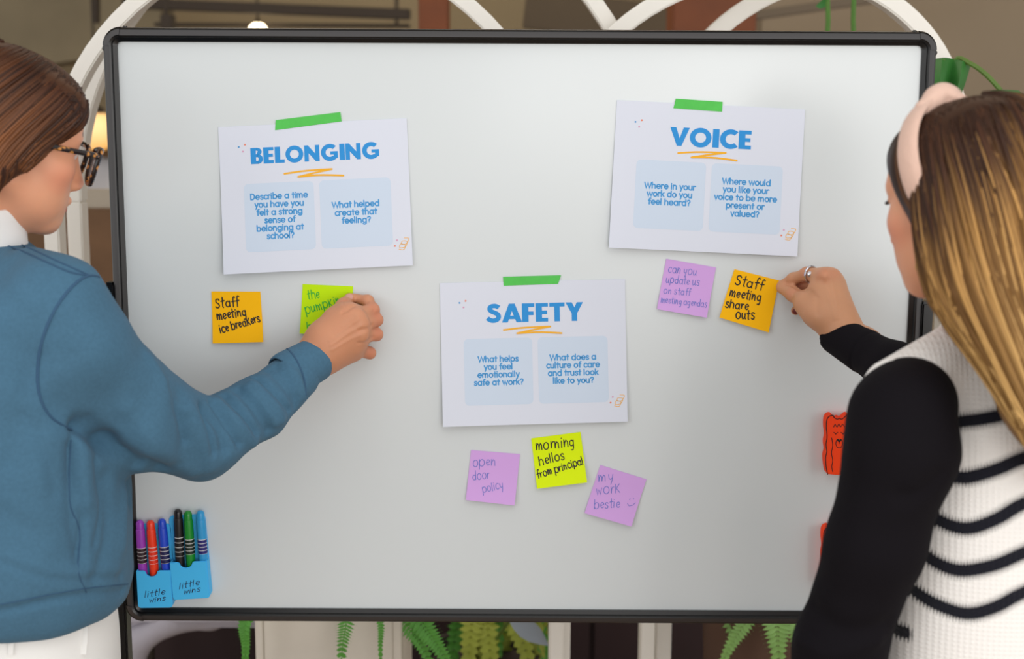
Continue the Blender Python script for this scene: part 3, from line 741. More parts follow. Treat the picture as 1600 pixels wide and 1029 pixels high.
def hair_mesh(paths, radii, cols, sides=5):
    """paths: M x K x 3, radii M x K, cols M x K x 3 -> one mesh of fine tapering locks"""
    P = np.asarray(paths); M, K, _ = P.shape
    T = np.gradient(P, axis=1); T /= np.linalg.norm(T, axis=2, keepdims=True) + 1e-12
    ref = CAM - P; ref /= np.linalg.norm(ref, axis=2, keepdims=True)
    U = ref - T * (ref * T).sum(2, keepdims=True); U /= np.linalg.norm(U, axis=2, keepdims=True) + 1e-12
    Wv = np.cross(T, U); r = np.asarray(radii)[..., None]
    ring = [P + r * (math.cos(a) * U * .8 + math.sin(a) * Wv) for a in np.linspace(0, 2 * math.pi, sides, endpoint=False)]
    V = np.stack(ring, 2).reshape(-1, 3)
    cc = np.repeat(np.asarray(cols)[:, :, None, :], sides, 2).reshape(-1, 3)
    m = np.arange(M)[:, None, None] * K * sides; k = np.arange(K - 1)[None, :, None] * sides; j = np.arange(sides)[None, None, :]
    a = m + k + j; b = m + k + (j + 1) % sides
    Fq = np.stack([a, b, b + sides, a + sides], -1).reshape(-1, 4)
    return V, Fq, cc
def locks(guides, n, K, rnd, jit, r0, tree, off, colfn, Ymean, jit_along=.06):
    """guides: pixel polylines over the hair; locks blended between neighbours and laid on the hair volume"""
    Gd = [spline(np.array(g, float), K) for g in guides]; paths = []; radii = []; cols = []
    for i in range(n):
        s = rnd.random() * (len(Gd) - 1); a = min(int(s), len(Gd) - 2); t = s - a
        g = Gd[a] * (1 - t) + Gd[a + 1] * t
        ph = rnd.random() * 6.28; am = rnd.uniform(.3, 1) * jit; off_i = off * rnd.uniform(-.5, 1.0)
        st = rnd.uniform(0, jit_along); en = 1 - rnd.uniform(0, jit_along)
        q = []
        tt = np.linspace(st, en, K)
        gx = np.interp(tt, np.linspace(0, 1, K), g[:, 0]) + am * np.sin(ph + tt * rnd.uniform(2, 5)); gy = np.interp(tt, np.linspace(0, 1, K), g[:, 1])
        for x, y, t_ in zip(gx, gy, tt): q.append(cast(tree, x, y, off_i * min(1, t_ / .12), Ymean))
        q = np.array(q)
        for _ in range(2): q[1:-1] = q[1:-1] * .5 + (q[:-2] + q[2:]) * .25
        rr = r0 * rnd.uniform(.55, 1.3) * np.sin(np.clip(tt * .92 + .06, 0, 1) * math.pi) ** .35 * np.clip(tt / .06 + .35, 0, 1)
        paths.append(q); radii.append(rr); cols.append(colfn(tt, s / (len(Gd) - 1), rnd))
    return hair_mesh(paths, radii, cols)
SKIN = mat('skin', (214, 158, 128), 0.5, spec=.4, attr=True, sss=.18, bump=(320, .12, .0006), var=(40, .05))

def hand_cols(V, nails, base=(202, 141, 107), nailc=(214, 160, 146), knuckles=()):
    col = np.tile(np.array(lin(base)), (len(V), 1))
    for p, r in knuckles:
        m = np.clip(1.3 - np.linalg.norm(V - p, axis=1) / r, 0, 1)[:, None] * .35; col = col * (1 - m) + np.array(lin((204, 116, 92))) * m
    for p, r in nails:
        m = (np.clip((1.12 - np.linalg.norm((V - p), axis=1) / r) * 6, 0, 1))[:, None]; col = col * (1 - m) + np.array(lin(nailc)) * m
    return col

# =================================================================== the left person
YB = math.radians(25)
hm = np.array([math.cos(YB), math.sin(YB)])
HMc = at(10, 211, -.30)
RM = rotm(math.radians(38), math.radians(14), math.radians(-5))
HSC = .96
neckb = at(-36, 402, -.30)
hv, hf, hc = head_mesh(HMc, RM, neckb, res=.0024, sc=HSC)
# arm and hand of the person at left, in picture points with depth
H = lambda cx, cy, Y: at(440 + cx / 5.715, 420 + cy / 5.715, Y)
S = SDF(.0013)
wr = H(318, 775, -.075)
S.chain([at(442, 602, -.105), at(474, 576, -.088), wr, H(400, 660, -.074)], [.029, .026, .0245, .026], .02)
S.cone(H(400, 650, -.074), H(620, 470, -.066), .028, .024, .02)
S.cone(H(410, 730, -.072), H(640, 610, -.062), .026, .024, .02)
S.cone(H(430, 790, -.066), H(640, 735, -.052), .0145, .0145, .02)
S.cone(H(430, 580, -.07), H(570, 430, -.064), .022, .019, .02)
# thumb
S.chain([H(415, 610, -.07), H(478, 440, -.062), H(555, 330, -.04), H(606, 262, -.018)], [.0185, .0145, .0102, .0080], .009)
# index
S.chain([H(645, 440, -.066), H(815, 365, -.040), H(770, 285, -.024), H(655, 262, -.012)], [.0155, .0092, .0082, .0070], .006)
# middle
S.chain([H(675, 500, -.066), H(848, 455, -.040), H(800, 430, -.020), H(720, 420, -.010)], [.0155, .0092, .0082, .0075], .005)
# ring
S.chain([H(665, 590, -.062), H(848, 585, -.038), H(790, 560, -.018), H(700, 540, -.010)], [.0150, .0090, .0082, .0075], .005)
# little
S.chain([H(610, 700, -.054), H(788, 750, -.032), H(740, 735, -.016), H(660, 690, -.010)], [.0140, .0085, .0075, .0068], .005)
for p in ((690, 425), (728, 500), (715, 590), (650, 690)): S.ell(H(*p, -.079 if p[1] < 600 else -.072), (.008, .006, .008), .012)
pv, pf = S.mesh(2)
# tendons, knuckle creases and the furrow between thumb and hand
def pl(pts, Y): return [H(*p, Y) for p in pts]
tree_h = bvh(pv, pf)
def onh(pts): return [cast(tree_h, 440 + x / 5.715, 420 + y / 5.715, 0, -.07) for x, y in pts]
pv = folds(pv, pf, [(onh([(430, 640), (560, 530), (690, 440)]), .0009, .003), (onh([(440, 680), (580, 580), (715, 505)]), .0009, .003), (onh([(450, 720), (590, 640), (705, 590)]), .0008, .003),
    (onh([(470, 590), (590, 480), (640, 430)]), -.0008, .004), (onh([(810, 500), (760, 535), (700, 550)]), -.0018, .0032), (onh([(820, 610), (760, 650), (690, 660)]), -.0014, .0032), (onh([(640, 330), (580, 372), (545, 385)]), -.0022, .003),
    (onh([(560, 290), (590, 330)]), -.0005, .0015), (onh([(545, 305), (575, 345)]), -.0005, .0015), (onh([(840, 340), (815, 385)]), -.0004, .0015),
    (onh([(330, 700), (380, 790)]), -.0005, .002)])
pc = hand_cols(pv, [(H(607, 236, -.0268), .0062)], knuckles=[(H(815, 365, -.045), .014), (H(848, 455, -.045), .014), (H(848, 585, -.045), .014), (H(788, 750, -.04), .014), (H(555, 330, -.05), .012)])
# torso and limbs under the clothes
def zat(py, Y): return at(800, py, Y)[2]
Yt = -.29
cx0 = at(45, 600, Yt)[0]; hipx = at(40, 990, Yt)[0]
B = SDF(.006)
sh = at(84, 500, -.385); el = at(305, 690, -.245)
B.loft([(.84, hipx, Yt, .15, .105), (1.0, hipx, Yt, .135, .10), (1.2, cx0, Yt, .15, .105), (1.30, cx0, Yt, .14, .08), (1.37, cx0 - .06, Yt, .06, .05)], YB, .02)
B.chain([sh, el, at(440, 604, -.105)], [.040, .034, .027], .02)
shl = np.array([2 * cx0 - sh[0], 2 * Yt - sh[1] - .05, sh[2]])
ell_ = shl + np.array([-.02, -.02, -.29]); hal = ell_ + np.array([.10, .03, -.19])
B.chain([shl, ell_, hal], [.043, .036, .026], .02)
lhd = hal + np.array([.035, .02, -.07])
B.chain([hal, hal + np.array([.02, .01, -.04]), lhd], [.026, .03, .022], .015)
for k in range(4): B.chain([hal + np.array([.03, .012 + .0, -.06]) + np.array([-.012, .016, 0]) * (k - 1.5), lhd + np.array([-.012, .016, 0]) * (k - 1.5) + np.array([.01, 0, -.05]), lhd + np.array([-.012, .016, 0]) * (k - 1.5) + np.array([0, 0, -.075])], [.009, .0085, .0075], .003)
B.chain([hal + np.array([.03, -.01, -.02]), lhd + np.array([.04, -.01, 0]), lhd + np.array([.045, 0, -.03])], [.011, .009, .008], .006)
for sd in (-1, 1):
    hp = np.array([hipx, Yt, .86]) + sd * .085 * np.array([hm[1], -hm[0], 0])
    B.chain([hp, hp + np.array([.02, .0, -.40]), hp + np.array([-.01, 0, -.78])], [.08, .055, .04], .03)
bv, bf = B.mesh(1)
bc = np.tile(np.array(lin((206, 148, 120))), (len(bv), 1))
V, Fq = merge([(hv, hf), (pv, pf), (bv, bf)])
person_l = link('person', mesh_np(V, Fq, cols=np.concatenate([hc, pc, bc])), SKIN)
tag(person_l, 'person in blue sweatshirt and tortoiseshell glasses, pressing a green note on the board', 'person')

# sweatshirt
BLUEF = mat('blue_fleece', (73, 110, 135), 0.95, spec=.1, bump=(900, .3, .0014), var=(220, .14), sheen=.06)
S = SDF(.0036)
def X(px, Y): return at(px, 700, Y)[0]
S.loft([(0.922, X(20, Yt), Yt, .180, .138), (0.948, X(19, Yt), Yt, .192, .147), (zat(880, Yt), X(18, Yt), Yt, .200, .149), (zat(760, Yt), X(19, Yt), Yt, .20, .149),
        (zat(640, Yt), X(16, Yt), Yt, .20, .148), (zat(520, Yt), X(5, Yt), Yt, .19, .135), (zat(450, Yt), X(-8, Yt), Yt, .17, .115), (zat(405, Yt), X(-22, Yt), Yt, .115, .085), (zat(372, Yt), X(-30, Yt), Yt, .07, .066)], YB, .02, edge=.02)
S.chain([at(74, 486, -.40), at(112, 540, -.385), at(212, 648, -.315), at(314, 686, -.245)], [.062, .067, .065, .055], .03)
S.chain([at(314, 686, -.245), at(402, 638, -.17), at(462, 587, -.11)], [.052, .043, .0362], .012)
S.chain([shl + np.array([.0, 0, -.0]), ell_, hal], [.062, .055, .04], .03)
# shoulder roll
S.cone(at(50, 425, -.36), at(112, 452, -.39), .03, .03, .04)
# open the cuff and the neck
S.cone(at(468, 576, -.105), at(540, 537, -.05), .0255, .0275, .002, 's')
sv, sf = S.mesh(2)
ts = bvh(sv, sf)
def on(pts, off=0.0, n=None, Y=-.35):
    q = [cast(ts, x, y, off, Y) for x, y in pts]
    return spline(q, n) if n else q
def onp(pts, n, off=0.0, Y=-.35):
    return [cast(ts, x, y, off, Y) for x, y in spline(np.array(pts, float), n)]
FO = []
# folds of the elbow and forearm
for pts, a, s_ in (([(322, 640), (345, 668), (352, 700)], -.006, .010), ([(340, 628), (372, 660), (395, 690)], .0045, .010), ([(372, 610), (400, 640), (420, 672)], -.0045, .008), ([(395, 600), (425, 628), (440, 655)], .0035, .008),
                   ([(420, 578), (448, 605), (462, 632)], -.003, .007), ([(445, 566), (470, 598), (476, 618)], .0025, .006), ([(300, 640), (318, 690), (330, 730)], .004, .012), ([(280, 620), (290, 670), (280, 720)], -.0035, .014),
                   ([(235, 560), (255, 640), (240, 700)], .003, .02), ([(170, 690), (215, 718), (250, 735)], -.007, .012), ([(120, 660), (170, 690)], -.005, .012), ([(200, 640), (240, 690), (300, 735)], .004, .014),
                   ([(110, 700), (112, 800), (125, 870)], -.004, .010), ([(130, 690), (135, 780)], .004, .014), ([(75, 690), (60, 780), (80, 850)], .003, .02), ([(165, 750), (170, 830), (150, 900)], -.0035, .012), ([(195, 760), (190, 850)], .003, .014),
                   ([(60, 560), (30, 640), (20, 720)], -.003, .016), ([(0, 560), (40, 640)], .003, .02), ([(110, 560), (150, 620), (200, 660)], -.002, .02), ([(130, 480), (190, 560), (240, 610)], .002, .02),
                   ([(0, 800), (60, 830), (130, 880)], -.002, .014), ([(20, 880), (90, 900), (180, 890)], .002, .012), ([(140, 660), (190, 720), (205, 780)], -.004, .012)):
    FO.append((onp(pts, 6), a * 1.5, s_))
for pts, a, s_ in (([(315, 634), (326, 668), (333, 706)], -.0055, .0058), ([(331, 630), (352, 655), (374, 694)], -.005, .0055), ([(352, 618), (380, 648), (398, 676)], -.0045, .0055), ([(402, 592), (428, 612), (452, 640)], -.0035, .005),
                   ([(385, 606), (410, 632), (430, 662)], .003, .0055), ([(118, 668), (150, 692), (190, 716), (216, 733)], -.008, .008), ([(262, 606), (284, 650), (292, 690)], -.0035, .007), ([(430, 572), (452, 596), (464, 622)], -.003, .0045),
                   ([(228, 560), (262, 610), (290, 640)], .003, .008), ([(112, 690), (116, 750), (130, 800), (128, 860)], -.004, .006), ([(150, 720), (160, 790), (150, 850)], -.003, .007), ([(40, 650), (70, 700), (85, 770)], -.0025, .009), ([(10, 880), (90, 905), (190, 900)], -.0025, .007)):
    FO.append((onp(pts, 8), a * 1.35, s_))
# ribbed hem and cuff pinch
hem = onp([(-60, 962), (0, 955), (80, 938), (140, 928), (205, 925)], 14); FO.append((hem, -.004, .006))
cuffl = onp([(447, 541), (462, 560), (474, 585), (479, 622)], 8, 0, -.11); FO.append((cuffl, -.003, .004))
sv = folds(sv, sf, FO)
def und(V): 
    return (np.sin(V[:, 0] * 61 + 3 * np.sin(V[:, 2] * 23)) * np.sin(V[:, 2] * 37 + 2 * np.sin(V[:, 1] * 41)))
sv = sv + normals_of(sv, sf) * (und(sv) * .0011)[:, None]
cu = SDF(.0016); ca_, cb_ = at(452, 584, -.118), at(489, 563.5, -.088)
cu.cone(ca_, cb_, .0345, .0325, .0); ax2 = (cb_ - ca_) / np.linalg.norm(cb_ - ca_)
cu.cone(ca_ - ax2 * .02, cb_ + ax2 * .04, .030, .0283, .0015, 's'); cu.ell(cb_ + ax2 * .044, (.044, .044, .044), .003, 's'); cu.ell(ca_ - ax2 * .04, (.04, .04, .04), .002, 's')
kv, kf = cu.mesh(1)
sweat = link('sweatshirt', mesh_np(sv, sf), BLUEF, person_l)
child('cuff', mesh_np(kv, kf), BLUEF, sweat)
ts = bvh(*merge([(sv, sf), (kv, kf)]))
SEAM = mat('seam_stitch', (52, 86, 116), .9)
for pts, rr_, n_ in (([(168, 437), (140, 430), (112, 448), (82, 490), (62, 548), (60, 610), (78, 650), (112, 672)], .0021, 26), ([(0, 372), (40, 385), (90, 408), (140, 430)], .0018, 20), ([(-5, 378), (35, 392), (70, 408), (110, 425), (140, 430)], .0018, 20),
                      ([(448, 543), (462, 560), (474, 588), (478, 618)], .0015, 14), ([(112, 672), (108, 740), (110, 790), (125, 830), (122, 890), (135, 925)], .0010, 18), ([(-40, 950), (0, 944), (80, 928), (140, 918), (200, 912)], .0012, 18)):
    child('seam', MB().tube(onp(pts, n_, .0002, -.11 if pts[0][0] > 400 else -.35), rr_, 6, flat=.6).me(True), SEAM, sweat)
# white turtleneck
WKN = mat('white_knit', (238, 236, 234), .9, spec=.2, bump=(700, .25, .001))
S = SDF(.002)
ax_ = (HMc + RM @ np.array([0, -.03, -.05]) - neckb); ax_ /= np.linalg.norm(ax_)
S.cone(neckb - ax_ * .03, neckb + ax_ * .060, .066, .0605, .01); S.cone(neckb + ax_ * .030, neckb + ax_ * .2, .0545, .0545, .006, 's')
cv, cf = S.mesh(1); child('turtleneck', mesh_np(cv, cf), WKN, person_l)
# white trousers
S = SDF(.006)
S.loft([(.80, X(15, Yt), Yt, .17, .13), (.90, X(15, Yt), Yt, .168, .128), (.975, X(15, Yt), Yt, .158, .118)], YB, .02)
for sd in (-1, 1):
    hp = np.array([X(15, Yt), Yt, .82]) + sd * .088 * np.array([hm[1], -hm[0], 0])
    S.chain([hp, hp + np.array([.02, 0, -.37]), hp + np.array([-.01, 0, -.75])], [.098, .07, .055], .03)
tv, tf = S.mesh(1); trs = link('trousers', mesh_np(tv, tf), mat('white_denim', (236, 235, 232), .85, bump=(900, .2, .0008)), person_l)
tt_ = bvh(tv, tf)
for px in (132, 20):
    child('belt_loop', MB().tube([cast(tt_, px, 958, .002, Yt), cast(tt_, px - 2, 1000, .003, Yt), cast(tt_, px - 3, 1022, .002, Yt)], .004, 6, flat=.4).me(True), MATS['white_denim'], trs)
for sd in (-1, 1):
    hp = np.array([X(15, Yt), Yt, .02]) + sd * .088 * np.array([hm[1], -hm[0], 0]); S = SDF(.005)
    S.cone(hp + np.array([-.05, -.02, .02]), hp + np.array([.13, .06, .012]), .04, .032, .01); S.ell(hp + np.array([-.02, -.01, .045]), (.05, .045, .04), .02)
    S.ell(hp + np.array([0, 0, -.085]), (.4, .4, .08), .002, 's')
    v_, f_ = S.mesh(1); v_[:, 2] -= v_[:, 2].min(); child('shoe', mesh_np(v_, f_), mat('shoe_white', (225, 222, 216), .6), person_l)

# hair of the left person: smooth volume and combed locks
S = SDF(.003)
S.ell((0, -.018, .038), (.086, .106, .080), 0).ell((0, .030, .058), (.070, .056, .036), .03)
S.ell((.062, .032, .050), (.016, .042, .024), .03).ell((-.062, .032, .050), (.016, .042, .024), .03)
S.ell((0, -.085, -.03), (.07, .045, .07), .04)
for x in (-1, 1): S.ell((x * .080, -.012, .0), (.014, .036, .045), .03)
S.ell((.074, -.045, -.045), (.016, .026, .055), .03).ell((-.074, -.045, -.045), (.016, .026, .055), .03)
S.ell((0, -.12, -.10), (.035, .03, .07), .03)
v_, f_ = S.mesh(2); v_ = HMc + v_ * HSC @ RM.T
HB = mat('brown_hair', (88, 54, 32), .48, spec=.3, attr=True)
def mixc(a, b, t): return np.array(a) * (1 - t) + np.array(b) * t
colb = np.tile(np.array(lin((74, 44, 26))), (len(v_), 1))
hair = link('hair', mesh_np(v_, f_, cols=colb), HB, person_l)
th = bvh(v_, f_); rnd = random.Random(7)
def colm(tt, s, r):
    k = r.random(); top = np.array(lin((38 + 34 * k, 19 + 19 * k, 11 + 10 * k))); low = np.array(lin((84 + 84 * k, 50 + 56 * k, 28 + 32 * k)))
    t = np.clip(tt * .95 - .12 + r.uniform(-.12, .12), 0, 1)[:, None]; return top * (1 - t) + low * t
GM = [[(142, 163), (139, 182), (121, 203), (97, 216), (70, 236)], [(140, 150), (130, 178), (96, 208), (56, 240), (22, 282), (-2, 308)], [(128, 134), (104, 166), (62, 205), (20, 248), (-10, 294)],
      [(110, 118), (76, 150), (36, 186), (-6, 230), (-36, 285)], [(86, 100), (46, 130), (6, 162), (-40, 205), (-66, 265)], [(54, 82), (10, 106), (-36, 140), (-80, 190)], [(22, 68), (-20, 84), (-60, 110), (-100, 155)]]
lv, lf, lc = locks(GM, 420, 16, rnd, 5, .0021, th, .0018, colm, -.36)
GM2 = [[(30, 232), (24, 262), (6, 292), (-16, 306)], [(14, 250), (12, 278), (2, 300), (-20, 312)], [(0, 262), (-4, 290), (-14, 306), (-30, 316)]]
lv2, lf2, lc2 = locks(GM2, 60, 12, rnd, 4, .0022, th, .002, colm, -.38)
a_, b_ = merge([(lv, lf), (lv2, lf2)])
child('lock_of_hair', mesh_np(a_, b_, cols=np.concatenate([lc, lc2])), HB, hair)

# glasses
TORT = bpy.data.materials.new('tortoiseshell'); TORT.use_nodes = True; nt = TORT.node_tree; bs = nt.nodes['Principled BSDF']
vo = nt.nodes.new('ShaderNodeTexVoronoi'); vo.inputs['Scale'].default_value = 130; tc = nt.nodes.new('ShaderNodeTexCoord'); nt.links.new(tc.outputs['Object'], vo.inputs['Vector'])
cr = nt.nodes.new('ShaderNodeValToRGB'); cr.color_ramp.elements[0].color = (*lin((196, 132, 62)), 1); cr.color_ramp.elements[1].color = (*lin((28, 18, 16)), 1)
cr.color_ramp.elements[0].position = .32; cr.color_ramp.elements[1].position = .46
nt.links.new(vo.outputs['Distance'], cr.inputs[0]); nt.links.new(cr.outputs[0], bs.inputs['Base Color']); bs.inputs['Roughness'].default_value = .2
GL = mat('clear_lens', (225, 228, 230), .05, spec=.6); GL.node_tree.nodes['Principled BSDF'].inputs['Alpha'].default_value = .32
def loc(p): return HMc + RM @ (np.array(p, float) * HSC)
g = empty('glasses', loc((0, .11, -.03)), None, None); g.parent = person_l
def gch(name, me, m, par=None):
    o = link(name, me, m); o.parent = par or g
    if par is None: o.matrix_parent_inverse = Matrix.Translation(-Vector(g.location))
    return o
def rim(sx):
    out = [(.010, .011), (.016, .019), (.036, .021), (.058, .019), (.063, .012), (.060, -.010), (.052, -.024), (.036, -.028), (.021, -.026), (.012, -.012)]
    pts = spline(np.array(out + [out[0]]), 40)[:-1]
    return [loc((sx * x, .116 - 1.2 * (x - .012) ** 2 * 4 + .10 * z, z - .010)) for x, z in pts]
for sx in (-1, 1):
    r_ = rim(sx); gf = gch('rim', MB().tube(r_, .0034, 8, closed=True, flat=1.0).me(True), TORT)
    cL = np.mean(r_, axis=0); v_ = [cL] + r_; f_ = [(0, i + 1, (i + 1) % len(r_) + 1) for i in range(len(r_))]
    n_ = RM @ np.array([0, .0008, 0]); k = len(v_); v2 = v_ + [p + n_ for p in v_]; f2 = f_ + [(a + k, c + k, b + k) for a, b, c in f_]
    gch('lens', MB().add(v2, f2).me(True), GL, gf)
    gch('temple', MB().tube(spline([loc((sx * .058, .108, .002)), loc((sx * .072, .09, .003)), loc((sx * .079, .04, .002)), loc((sx * .081, -.01, .0)), loc((sx * .079, -.035, -.022))], 20), .0027, 8, flat=1.3).me(True), TORT)
gch('bridge', MB().tube(spline([loc((-.013, .117, -.004)), loc((0, .121, .001)), loc((.013, .117, -.004))], 8), .0028, 8).me(True), TORT)
# =================================================================== the right person
HW = lambda cx, cy, Y: at(1180 + cx / 5.146, 380 + cy / 5.146, Y)
YW = math.radians(136)
HWc = at(1514, 301, -.56); RW = rotm(math.radians(127), math.radians(10), 0); WSC = .93
nb2 = at(1556, 520, -.50)
hv, hf, hc = head_mesh(HWc, RW, nb2, res=.0024, sc=WSC, neck_r=(.047, .052))
hand = SDF(.0013)
hand.chain([at(1405, 588, -.215), at(1348, 544, -.135), HW(690, 705, -.10)], [.030, .0265, .0235], .02)
hand.cone(HW(672, 680, -.10), HW(560, 290, -.076), .0235, .0150, .02)
hand.cone(HW(690, 670, -.093), HW(618, 285, -.066), .0215, .0135, .02)
hand.cone(HW(700, 660, -.086), HW(648, 345, -.055), .019, .0122, .02)
hand.cone(HW(560, 560, -.092), HW(520, 400, -.080), .021, .018, .02)
hand.chain([HW(548, 268, -.077), HW(418, 246, -.050), HW(306, 284, -.028), HW(218, 332, -.014)], [.0128, .0096, .0082, .0066], .006)
hand.chain([HW(605, 275, -.066), HW(455, 325, -.034), HW(355, 350, -.020), HW(275, 372, -.012)], [.0118, .0088, .0080, .0070], .004)
hand.chain([HW(645, 335, -.056), HW(520, 430, -.026), HW(405, 510, -.016), HW(325, 540, -.012)], [.0112, .0086, .0080, .0068], .004)
hand.chain([HW(668, 400, -.048), HW(585, 515, -.022), HW(505, 580, -.014), HW(440, 600, -.012)], [.0105, .0078, .0070, .0062], .004)
hand.chain([HW(548, 590, -.095), HW(410, 470, -.070), HW(305, 408, -.042), HW(212, 362, -.020)], [.0205, .0145, .0098, .0076], .009)
hand.cone(HW(470, 560, -.086), HW(420, 500, -.074), .0165, .0145, .015)
for p in ((560, 255, -.090), (622, 262, -.078), (655, 325, -.067)): hand.ell(HW(*p), (.007, .007, .006), .012)
pv, pf = hand.mesh(2); th_ = bvh(pv, pf)
def onw(pts): return [cast(th_, 1180 + x / 5.146, 380 + y / 5.146, 0, -.07) for x, y in pts]
pv = folds(pv, pf, [(onw([(640, 600), (590, 420), (560, 270)]), .0008, .003), (onw([(670, 600), (640, 420), (615, 280)]), .0008, .003), (onw([(500, 560), (500, 440), (440, 380)]), -.0008, .004),
    (onw([(410, 380), (330, 360), (250, 320)]), -.0012, .0026), (onw([(300, 375), (285, 440)]), -.0005, .0015), (onw([(318, 380), (303, 445)]), -.0005, .0015), (onw([(415, 205), (400, 270)]), -.0004, .0015)])
pc = hand_cols(pv, [(HW(320, 548, -.0185), .0045)], base=(196, 142, 106), nailc=(112, 34, 30), knuckles=[(HW(560, 255, -.09), .013), (HW(622, 262, -.08), .013), (HW(418, 246, -.055), .012), (HW(305, 408, -.05), .011), (HW(330, 350, -.02), .022), (HW(380, 340, -.02), .02)])
# torso, left arm, legs under the clothes
Yw = -.50
def XW(px, Y=Yw): return at(px, 700, Y)[0]
hw = np.array([math.cos(YW), math.sin(YW)])
B = SDF(.006)
B.loft([(.80, XW(1580), Yw, .15, .10), (zat(1000, Yw), XW(1585), Yw, .135, .09), (zat(800, Yw), XW(1590), Yw, .14, .09), (zat(650, Yw), XW(1590), Yw, .14, .085), (zat(560, Yw), XW(1580), Yw, .09, .06), (zat(520, Yw), XW(1565), Yw, .06, .05)], YW, .02)
la = [at(1409, 648, -.62), at(1409, 704, -.63), at(1368, 850, -.63), at(1312, 1010, -.605), at(1296, 1075, -.58)]
B.chain(la, [.043, .043, .038, .034, .034], .02)
lw = la[-1] + np.array([-.07, .10, -.19]); lk = lw + np.array([-.02, .03, -.06])
B.chain([la[-1], lw, lk], [.033, .025, .026], .015)
for k in range(4):
    o = np.array([.012, .012, 0]) * (k - 1.5)
    B.chain([lk + o, lk + o + np.array([-.004, .008, -.045]), lk + o + np.array([.002, .002, -.075])], [.009, .008, .007], .003)
B.chain([lw + np.array([-.02, .01, -.02]), lk + np.array([-.032, .012, -.02])], [.011, .008], .006)
ra = [at(1660, 620, -.40), at(1520, 668, -.33), at(1405, 588, -.215)]
B.chain(ra, [.042, .034, .029], .02)
for sd in (-1, 1):
    hp = np.array([XW(1580), Yw, .82]) + sd * .085 * np.array([hw[1], -hw[0], 0]); B.chain([hp, hp + np.array([0, 0, -.38]), hp + np.array([0, 0, -.76])], [.078, .053, .04], .03)
bv, bf = B.mesh(1); bc = np.tile(np.array(lin((206, 148, 120))), (len(bv), 1))
V, Fq = merge([(hv, hf), (pv, pf), (bv, bf)])
person_r = link('person', mesh_np(V, Fq, cols=np.concatenate([hc, pc, bc])), SKIN)
tag(person_r, 'person with long blonde hair, pink headband and striped knit vest, holding an orange note', 'person')
# ring
rb = MB(); ax = HW(548, 268, -.077) - HW(418, 246, -.050); ax /= np.linalg.norm(ax); c0 = HW(448, 250, -.0565)
u = np.cross(ax, [0, 0, 1]); u /= np.linalg.norm(u); w = np.cross(ax, u)
ringm = child('ring', MB().tube([c0 + .0118 * (math.cos(a) * u + math.sin(a) * w) for a in np.linspace(0, 2 * math.pi, 33)[:-1]], .0019, 8, closed=True).me(True), mat('silver', (200, 200, 206), .18, metal=1.0), person_r)
k_ = c0 + np.array([-.004, -.0118, .002])
child('ring_setting', MB().lathe([(.0015, -.002), (.0042, 0), (.004, .0015), (.0015, .0032)], k_, (-.2, -1, .3), 12).me(True), MATS['silver'], ringm)

# black sleeves
BLK = mat('black_jersey', (16, 13, 18), .9, spec=.15, bump=(1100, .3, .0008))
S = SDF(.0045)
S.cone(at(1422, 628, -.60), at(1409, 648, -.62), .05, .0515, .02)
S.chain(la, [.0520, .0575, .0508, .0485, .047], .02); S.chain([la[-1], la[-1] + (lw - la[-1]) * .93], [.046, .032], .015)
v_, f_ = S.mesh(2); tsl = bvh(v_, f_)
def osl(pts, n=6): return [cast(tsl, x, y, 0, -.63) for x, y in spline(np.array(pts, float), n)]
v_ = folds(v_, f_, [(osl(p), a, s_) for p, a, s_ in (([(1270, 950), (1320, 985), (1385, 975)], -.004, .012), ([(1250, 1000), (1300, 1020), (1370, 1000)], .004, .010), ([(1300, 760), (1350, 800), (1430, 790)], .002, .02), ([(1470, 740), (1440, 770), (1410, 775)], -.004, .01), ([(1330, 640), (1350, 760), (1310, 900)], .002, .02))])
sl1 = child('long_sleeve', mesh_np(v_, f_), BLK, person_r)
S = SDF(.0035)
S.chain([at(1326, 532, -.114), at(1402, 580, -.205), at(1520, 668, -.33), at(1660, 620, -.40)], [.0275, .0365, .045, .05], .02)
S.cone(at(1200, 455, .0), at(1345, 544, -.140), .0255, .0262, .003, 's')
v_, f_ = S.mesh(1); slr = child('long_sleeve', mesh_np(v_, f_), BLK, person_r)
cu = SDF(.0016); ca_, cb_ = at(1352, 549, -.146), at(1310, 523, -.098); ax2 = (cb_ - ca_) / np.linalg.norm(cb_ - ca_)
cu.cone(ca_, cb_, .0322, .0292, 0); cu.cone(ca_ - ax2 * .02, cb_ + ax2 * .04, .0285, .0260, .0015, 's'); cu.ell(cb_ + ax2 * .038, (.038, .038, .038), .003, 's'); cu.ell(ca_ - ax2 * .037, (.04, .04, .04), .002, 's')
v_, f_ = cu.mesh(1); child('cuff', mesh_np(v_, f_), BLK, slr)

# knitted vest
VEST = bpy.data.materials.new('striped_knit'); VEST.use_nodes = True; nt = VEST.node_tree; bs = nt.nodes['Principled BSDF']
bs.inputs['Roughness'].default_value = .95; bs.inputs['Specular IOR Level'].default_value = .15; bs.inputs['Sheen Weight'].default_value = .2
tc = nt.nodes.new('ShaderNodeTexCoord')
def wave(axis, period, bands='BANDS'):
    w_ = nt.nodes.new('ShaderNodeTexWave'); w_.wave_type = bands; w_.bands_direction = axis; w_.inputs['Scale'].default_value = 2 * math.pi / (20 * period); w_.inputs['Distortion'].default_value = .6; w_.inputs['Detail'].default_value = 1
    nt.links.new(tc.outputs['Object'], w_.inputs['Vector']); return w_.outputs['Fac']
def mth(op, a, b=None):
    m = nt.nodes.new('ShaderNodeMath'); m.operation = op
    for i, x in enumerate((a, b)):
        if x is None: continue
        if isinstance(x, (int, float)): m.inputs[i].default_value = x
        else: nt.links.new(x, m.inputs[i])
    return m.outputs[0]
